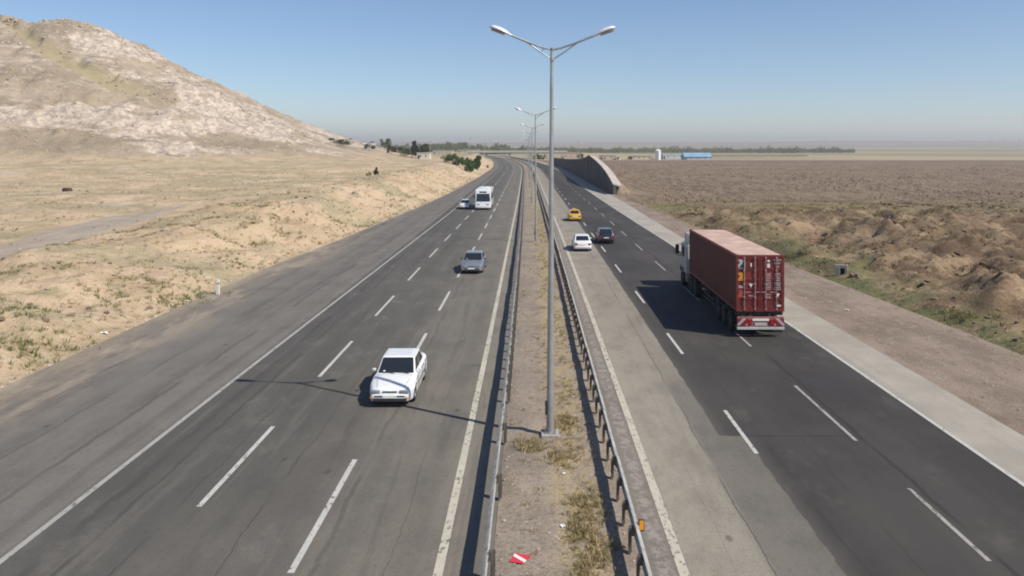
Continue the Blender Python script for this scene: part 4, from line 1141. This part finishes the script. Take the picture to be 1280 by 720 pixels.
tufts('field_stubble', fs, 'leaf3', 9, 5); tufts('field_stubble', fs2, 'straw', 19, 5)

# stones
def stones(name, spots, mat, seed):
    rnd = random.Random(seed); V = []; Fc = []
    bm = bmesh.new(); bmesh.ops.create_icosphere(bm, subdivisions=2 if name == 'earth_clods' else 1, radius=1); bv = [v.co.copy() for v in bm.verts]; bf = [tuple(v.index for v in f.verts) for f in bm.faces]; bm.free()
    for x, y, z, s in spots:
        k = len(V); sx, sy, sz = s*rnd.uniform(.7, 1.3), s*rnd.uniform(.7, 1.3), s*rnd.uniform(.4, .8); a = rnd.uniform(0, 6)
        for v in bv:
            q = 1+.55*noise.noise((v.x*1.7+x, v.y*1.7+y, v.z*1.7)); px, py_ = v.x*sx*q, v.y*sy*q
            V.append((x+px*math.cos(a)-py_*math.sin(a), y+px*math.sin(a)+py_*math.cos(a), z+v.z*sz*q))
        Fc += [tuple(i+k for i in f) for f in bf]
    return tag(pyobj(name, V, Fc, M[mat]), kind='stuff')
M['stone'] = simple('pale_stone', (.40, .34, .27), .9, 0, .3, 2, bump=.4); M['stone_d'] = simple('dark_clod', (.19, .135, .09), .95, 0, .3, 2, bump=.4); M['stone_h'] = simple('hill_rock', (.46, .39, .31), .9, 0, .3, .5, bump=.5)
sp = []
for _ in range(1200):
    y = 14+70*rnd.random()**1.6; u = rnd.uniform(-.9, 2.5); sp.append((C(y)+u, y, .05, rnd.uniform(.012, .05)))
for _ in range(900):
    y = 24+110*rnd.random()**1.5; x = LA(y)-.1-30*rnd.random()**2; sp.append((x, y, gz(x, y), rnd.uniform(.04, .16)))
for _ in range(700):
    y = 28+80*rnd.random()**1.3; x = SR(y)+.3+(GR(y)-SR(y))*rnd.random(); sp.append((x, y, 0.0, rnd.uniform(.015, .06)))
stones('stones', sp, 'stone', 1)
sp = []
for _ in range(1700):
    y = 34+100*rnd.random(); x = GR(y)+2+75*rnd.random()**1.2; sp.append((x, y, gz(x, y), rnd.uniform(.05, .2)*(1 if rnd.random() < .95 else 1.6)))
for _ in range(500):
    y = 24+120*rnd.random()**1.5; x = LA(y)-.6-30*rnd.random()**1.3; sp.append((x, y, gz(x, y), rnd.uniform(.06, .2)))
stones('earth_clods', sp, 'stone_d', 2)
sp = []
for _ in range(1500):
    X = rnd.uniform(-330, -110); Y = rnd.uniform(300, 419); z = hz(X, Y)
    if z < 8 or fbm(X*.03, Y*.03, 6) < -.05: continue
    sp.append((X, Y, z, rnd.uniform(.25, .7)*(1 if rnd.random() < .95 else 1.7)))
for _ in range(700):
    X = rnd.uniform(-330, -110); Y = rnd.uniform(414, 422); sp.append((X, Y, hz(X, Y), rnd.uniform(.3, 1.0)))
stones('hill_rocks', sp, 'stone_h', 3)

# ------------------------------------------------------------------ small roadside things
def marker(px, pyb, h, label):
    x, y = P(px, pyb, .3); z = gz(x, y)
    t = thing('marker_post', label, 'marker post', (x, y, z))
    bm = B(); box(bm, -.10, .10, -.08, .08, -.2, h, .02); bmesh.ops.translate(bm, verts=bm.verts, vec=(0, 0, 0)); obj('post', bm, simple('whitewashed_post', (.70, .66, .60), .8, dirt=((.4, .33, .25), .4)), t)
    bm = B(); box(bm, -.105, .105, -.085, .085, h*.72, h*.82); obj('band', bm, simple('grey_band', (.3, .28, .26), .7), t)
marker(272.5, 362, 1.0, 'short white marker post on the verge left of the road')
x, y = P(1053, 343); z = gz(x, y)
t = thing('culvert_headwall', 'small pale culvert headwall with a dark opening, in rough ground right of the lorry', 'culvert', (x, y, z-.35), R(-25))
t.scale = (.75, .75, .8)
bm = B(); box(bm, -.7, -.22, -.15, .15, -.2, 1.15, .03); box(bm, .22, .5, -.15, .15, -.2, 1.05, .03); box(bm, -.7, .5, -.13, .17, .98, 1.3, .03); obj('headwall', bm, M['conc'], t)
bm = B(); box(bm, -.24, .24, .05, .25, -.2, 1.0); obj('opening', bm, simple('pipe_shadow_paint', (.03, .025, .02), .9), t)
x, y = P(84, 238, 1.5); z = gz(x, y)
t = thing('rusty_drum', 'rusty brown drum lying on the straw field left of the dirt track', 'drum', (x, y, z+.42), R(-32))
bm = B(); lathe_x(bm, [(-1.1, .001), (-1.1, .42), (-1.02, .46), (-.95, .43), (-.3, .43), (-.25, .46), (-.2, .43), (.4, .43), (.45, .46), (.5, .43), (1.02, .43), (1.1, .46), (1.1, .001)], 16)
obj('drum_body', bm, simple('rust', (.12, .055, .03), .8, .2, .4, 3, dirt=((.06, .03, .02), .6)), t, 40)
# litter
M['litter'] = simple('white_litter', (.72, .72, .70), .7)
def litter(x, y, z, s, lb):
    bm = bmesh.new(); bmesh.ops.create_grid(bm, x_segments=4, y_segments=4, size=s)
    for v in bm.verts: v.co.z = s*.6*noise.noise((v.co.x/s*1.3+x, v.co.y/s*1.3+y, 1))+s*.35; v.co.x *= 1+.3*noise.noise((v.co.y/s, x, 2))
    o = obj('litter', bm, M['litter']); o.location = (x, y, z); o.rotation_euler = (0, 0, x*3); sol = o.modifiers.new('s', 'SOLIDIFY'); sol.thickness = .01
    tag(o, lb, 'litter')
litter(.86, 22.4, .08, .05, 'scrap of white litter on the median, nearest to the street lamp base')
litter(.72, 19.3, .08, .06, 'scrap of white litter on the median beside the olive weeds')
xx, yy = P(130, 413, .2); litter(xx, yy, gz(xx, yy), .16, 'crumpled white litter at the edge of the left shoulder')
xx, yy = P(234, 370, .3); litter(xx, yy, gz(xx, yy), .13, 'white litter beside green weeds left of the white marker post')
xx, yy = P(1059, 388); litter(xx, yy, .02, .10, 'white scrap lying on the gravel right of the lorry')

# ------------------------------------------------------------------ far buildings
M['pane'] = simple('dusty_window', (.12, .12, .12), .3)
def hut(label, px0, px1, pyt, pyb, Y, wc, rc=None, depth=12, cat='building', nwin=3, gable=False, name='building', door=True, group='far buildings on the skyline'):
    x0, x1 = X_at(px0, Y), X_at(px1, Y); z0 = gz((x0+x1)/2, Y); zt = Z_at(pyt, Y); h = max(2.2, zt-z0); wd = x1-x0
    t = thing(name, label, cat, ((x0+x1)/2, Y, z0), 0, group)
    bm = B(); box(bm, -wd/2, wd/2, 0, depth, -1.5, h, 0); obj('wall', bm, simple('render', wc, .9, 0, .12, .2), t)
    rm = simple('roofing', rc or tuple(c*.8 for c in wc), .7, 0, .12, .2)
    if gable:
        bm = B(); e = .5; v = [bm.verts.new(q) for q in ((-wd/2-e, -e, h+.01), (wd/2+e, -e, h+.01), (wd/2+e, depth/2, h+depth*.22), (-wd/2-e, depth/2, h+depth*.22), (-wd/2-e, depth+e, h+.01), (wd/2+e, depth+e, h+.01))]
        bm.faces.new((v[0], v[1], v[2], v[3])); bm.faces.new((v[3], v[2], v[5], v[4])); bm.faces.new((v[0], v[3], v[4])); bm.faces.new((v[1], v[5], v[2])); bm.faces.new((v[0], v[4], v[5], v[1])); obj('roof', bm, rm, t)
    else:
        bm = B(); box(bm, -wd/2-.3, wd/2+.3, -.3, depth+.3, h+.004, h+.35); obj('roof', bm, rm, t)
    for k in range(nwin):
        xc = -wd/2 + wd*(k+.75)/(nwin+.5)
        bm = B(); box(bm, xc-.45, xc+.45, -.06, .1, h*.4, h*.4+.9); obj('window', bm, M['pane'], t)
    if door:
        bm = B(); box(bm, -wd/2+.5, -wd/2+1.6, -.05, .1, 0, min(2.2, h*.8)); obj('door', bm, M['darkp'], t)
    return t
hut('small white shed in front of the big dark tree on the left skyline', 521, 537, 191.5, 197, 430, (.66, .62, .54), None, 6, nwin=2)
hut('long low mud-brown building left of the big dark tree', 494, 519, 189.5, 195, 520, (.22, .16, .12), None, 8, nwin=4)
hut('low pinkish building between the trees on the left skyline', 465, 488, 189, 194, 560, (.40, .32, .27), None, 10, nwin=3)
hut('long low brown shed at the end of the hill slope', 443, 462, 187.5, 192, 600, (.20, .15, .12), None, 10, nwin=3)
hut('pale shed roof behind the lone dark tree', 446, 466, 182.5, 190, 760, (.50, .48, .45), (.58, .57, .56), 14, nwin=2, gable=True)
hut('long pale wall-like building right of the big dark tree', 541, 566, 188, 193, 640, (.50, .45, .38), None, 8, nwin=5)
hut('pale building left of the flyover, with a flat roof', 572, 598, 187, 192, 700, (.48, .42, .36), None, 10, nwin=4)
hut('low cream building right of the big flyover', 702, 726, 191, 199, 620, (.50, .40, .31), None, 10, nwin=3)
hut('long low cream wall building, left one beyond the ploughed field', 750, 770, 194.5, 199.5, 590, (.52, .44, .34), None, 6, nwin=2)
hut('long low cream building left of the white tower', 788, 816, 195, 199.5, 600, (.55, .48, .38), None, 8, nwin=4)
hut('small white hut between the two cream buildings', 770.5, 776, 196, 200, 585, (.70, .66, .50), None, 4, nwin=1)
hut('long grey-white shed just right of the white tower', 829, 857, 193.5, 198, 620, (.55, .57, .58), (.62, .66, .70), 14, nwin=3)
hut('low shed with a bright blue roof beyond the ploughed field', 856, 889, 196, 199.5, 590, (.40, .46, .52), (.22, .36, .50), 14, nwin=3, gable=True)
hut('long pale wall right of the blue roofed shed', 890, 1010, 194.6, 196.2, 700, (.46, .40, .31), None, 3, 'wall', 0, door=False, name='boundary_wall', group=None)
Y = 580; X = X_at(822.5, Y); z0 = gz(X, Y); t = thing('white_silo', 'white cylindrical tower standing by the blue roofed shed', 'silo', (X, Y, z0))
bm = B(); tube(bm, [(0, 0, -1), (0, 0, 7.2)], 2.1, 20); obj('tank', bm, simple('silo_white', (.80, .80, .79), .5, 0, .05), t, 40)
bm = B(); tube(bm, [(0, 0, 7.2), (0, 0, 7.8), (0, 0, 8.2)], [2.2, 1.6, .3], 20); obj('cap', bm, simple('silo_cap', (.75, .76, .77), .5, 0, .05), t, 40)
bm = B(); tube(bm, [(-.3, -2.2, 0), (-.3, -2.2, 7.4)], .06, 5); tube(bm, [(.3, -2.2, 0), (.3, -2.2, 7.4)], .06, 5)
for k in range(14): tube(bm, [(-.3, -2.2, .5+k*.5), (.3, -2.2, .5+k*.5)], .04, 4)
obj('ladder', bm, M['galv'], t)
# flyover across the far bend
Y = 640; t = thing('flyover', 'pale concrete flyover bridge crossing the road at the far bend', 'bridge', (C(Y), Y, 0))
zd = Z_at(189.6, Y)
bm = B(); box(bm, -34, 50, 0, 11, zd-1.1, zd-.004, .1); obj('deck', bm, M['conc'], t)
for yy in (.0, 10.7): bm = B(); box(bm, -34, 50, yy, yy+.3, zd, zd+.9); obj('parapet', bm, simple('pale_parapet', (.52, .49, .45), .9, 0, .1, .3), t)
for xp in (-19, 1.0, 19): 
    bm = B(); box(bm, xp-.5, xp+.5, 1, 10, -.2, zd-1.1); obj('pier', bm, M['conc'], t)
for s in (-1, 1):
    bm = B(); a = -34 if s < 0 else 50
    vs = [bm.verts.new(q) for q in ((a, 0, -.5), (a+s*-6, 0, -.5), (a+s*-1, 0, zd-1.1), (a, 0, zd-1.1), (a, 11, -.5), (a+s*-6, 11, -.5), (a+s*-1, 11, zd-1.1), (a, 11, zd-1.1))]
    for f in ((0, 1, 2, 3), (4, 5, 6, 7), (0, 1, 5, 4), (1, 2, 6, 5), (2, 3, 7, 6), (3, 0, 4, 7)): bm.faces.new([vs[i] for i in f])
    obj('abutment', bm, M['conc'], t)
for s, x0, x1 in ((-1, -34, -130), (1, 50, 130)):
    V = [(C(Y)+x0, Y-7, -.3), (C(Y)+x0, Y, zd-.2), (C(Y)+x0, Y+11, zd-.2), (C(Y)+x0, Y+18, -.3), (C(Y)+x1, Y-1, -.3), (C(Y)+x1, Y, .4), (C(Y)+x1, Y+11, .4), (C(Y)+x1, Y+12, -.3)]
    tag(pyobj('earth_embankment', V, [(0, 1, 5, 4), (1, 2, 6, 5), (2, 3, 7, 6), (0, 1, 2, 3)], M['ground']), kind='structure')
# dark trees and parked lorry near the flyover, far utility poles
for px, Y, h, w_, lb in ((669, 560, 5.5, 6, 'dark tree left of the nearest pole beneath the far flyover'), (674, 565, 5, 6, 'dark bushy tree behind the nearest pole by the flyover'), (679, 560, 4.4, 5, 'low dark tree right behind the nearest pole'),
                         (725, 520, 5.4, 5, 'small dark tree above the retaining wall'), (754, 560, 2.2, 4, 'low dark bush left of the cream wall building'), (787, 560, 3, 3, 'low dark bush between the cream buildings'), (815, 555, 1.8, 4, 'low dark bush at the foot of the white tower')):
    tree(lb, X_at(px, Y), Y, h, w_, 'leaf', 'round', 260, 'small dark trees near the far flyover', 'tree', .08)
def upole(px, pyt, Y, lb):
    X = X_at(px, Y); z0 = gz(X, Y); h = Z_at(pyt, Y)-z0; t = thing('utility_pole', lb, 'utility pole', (X, Y, z0), 0, 'thin utility poles on the skyline')
    bm = B(); tube(bm, [(0, 0, -.5), (0, 0, h)], [.16, .09], 8); obj('pole', bm, M['galv'], t)
    bm = B(); box(bm, -.9, .9, -.05, .05, h-.7, h-.58); obj('crossarm', bm, M['post'], t)
upole(587.5, 172, 480, 'thin utility pole above the row of evergreens left of the road')
upole(537.5, 176, 520, 'thin utility pole beside the big dark tree on the left skyline')
upole(513, 178, 520, 'thin utility pole just left of the big dark tree')
upole(606, 178, 560, 'thin utility pole left of the far road bend')
upole(723, 176, 560, 'thin utility pole behind the retaining wall')
# red and white roadside board
Y = 330; X = LA(Y)-1.2; t = thing('warning_board', 'small red warning board on the left verge at the far bend', 'sign', (X, Y, gz(X, Y)))
bm = B(); box(bm, -.5, .5, -.03, .03, .7, 1.9, .01); obj('panel', bm, simple('red_sign_paint', (.26, .05, .04), .6), t)
bm = B(); tube(bm, [(-.4, .06, -.3), (-.4, .06, 1.8)], .04, 6); tube(bm, [(.4, .06, -.3), (.4, .06, 1.8)], .04, 6); obj('post', bm, M['galv'], t)

# ------------------------------------------------------------------ haze
t = bpy.data.materials.new('haze'); t.use_nodes = True; nt = t.node_tree
for n in list(nt.nodes):
    if n.type != 'OUTPUT_MATERIAL': nt.nodes.remove(n)
pv = nt.nodes.new('ShaderNodeVolumePrincipled'); pv.inputs['Color'].default_value = (.93, .90, .92, 1); pv.inputs['Density'].default_value = .00021; pv.inputs['Anisotropy'].default_value = .2
nt.links.new(pv.outputs[0], [n for n in nt.nodes if n.type == 'OUTPUT_MATERIAL'][0].inputs['Volume'])
bm = B(); box(bm, -10500, 10500, -300, 10800, -8, 135); o = obj('haze', bm, t); tag(o, kind='stuff')
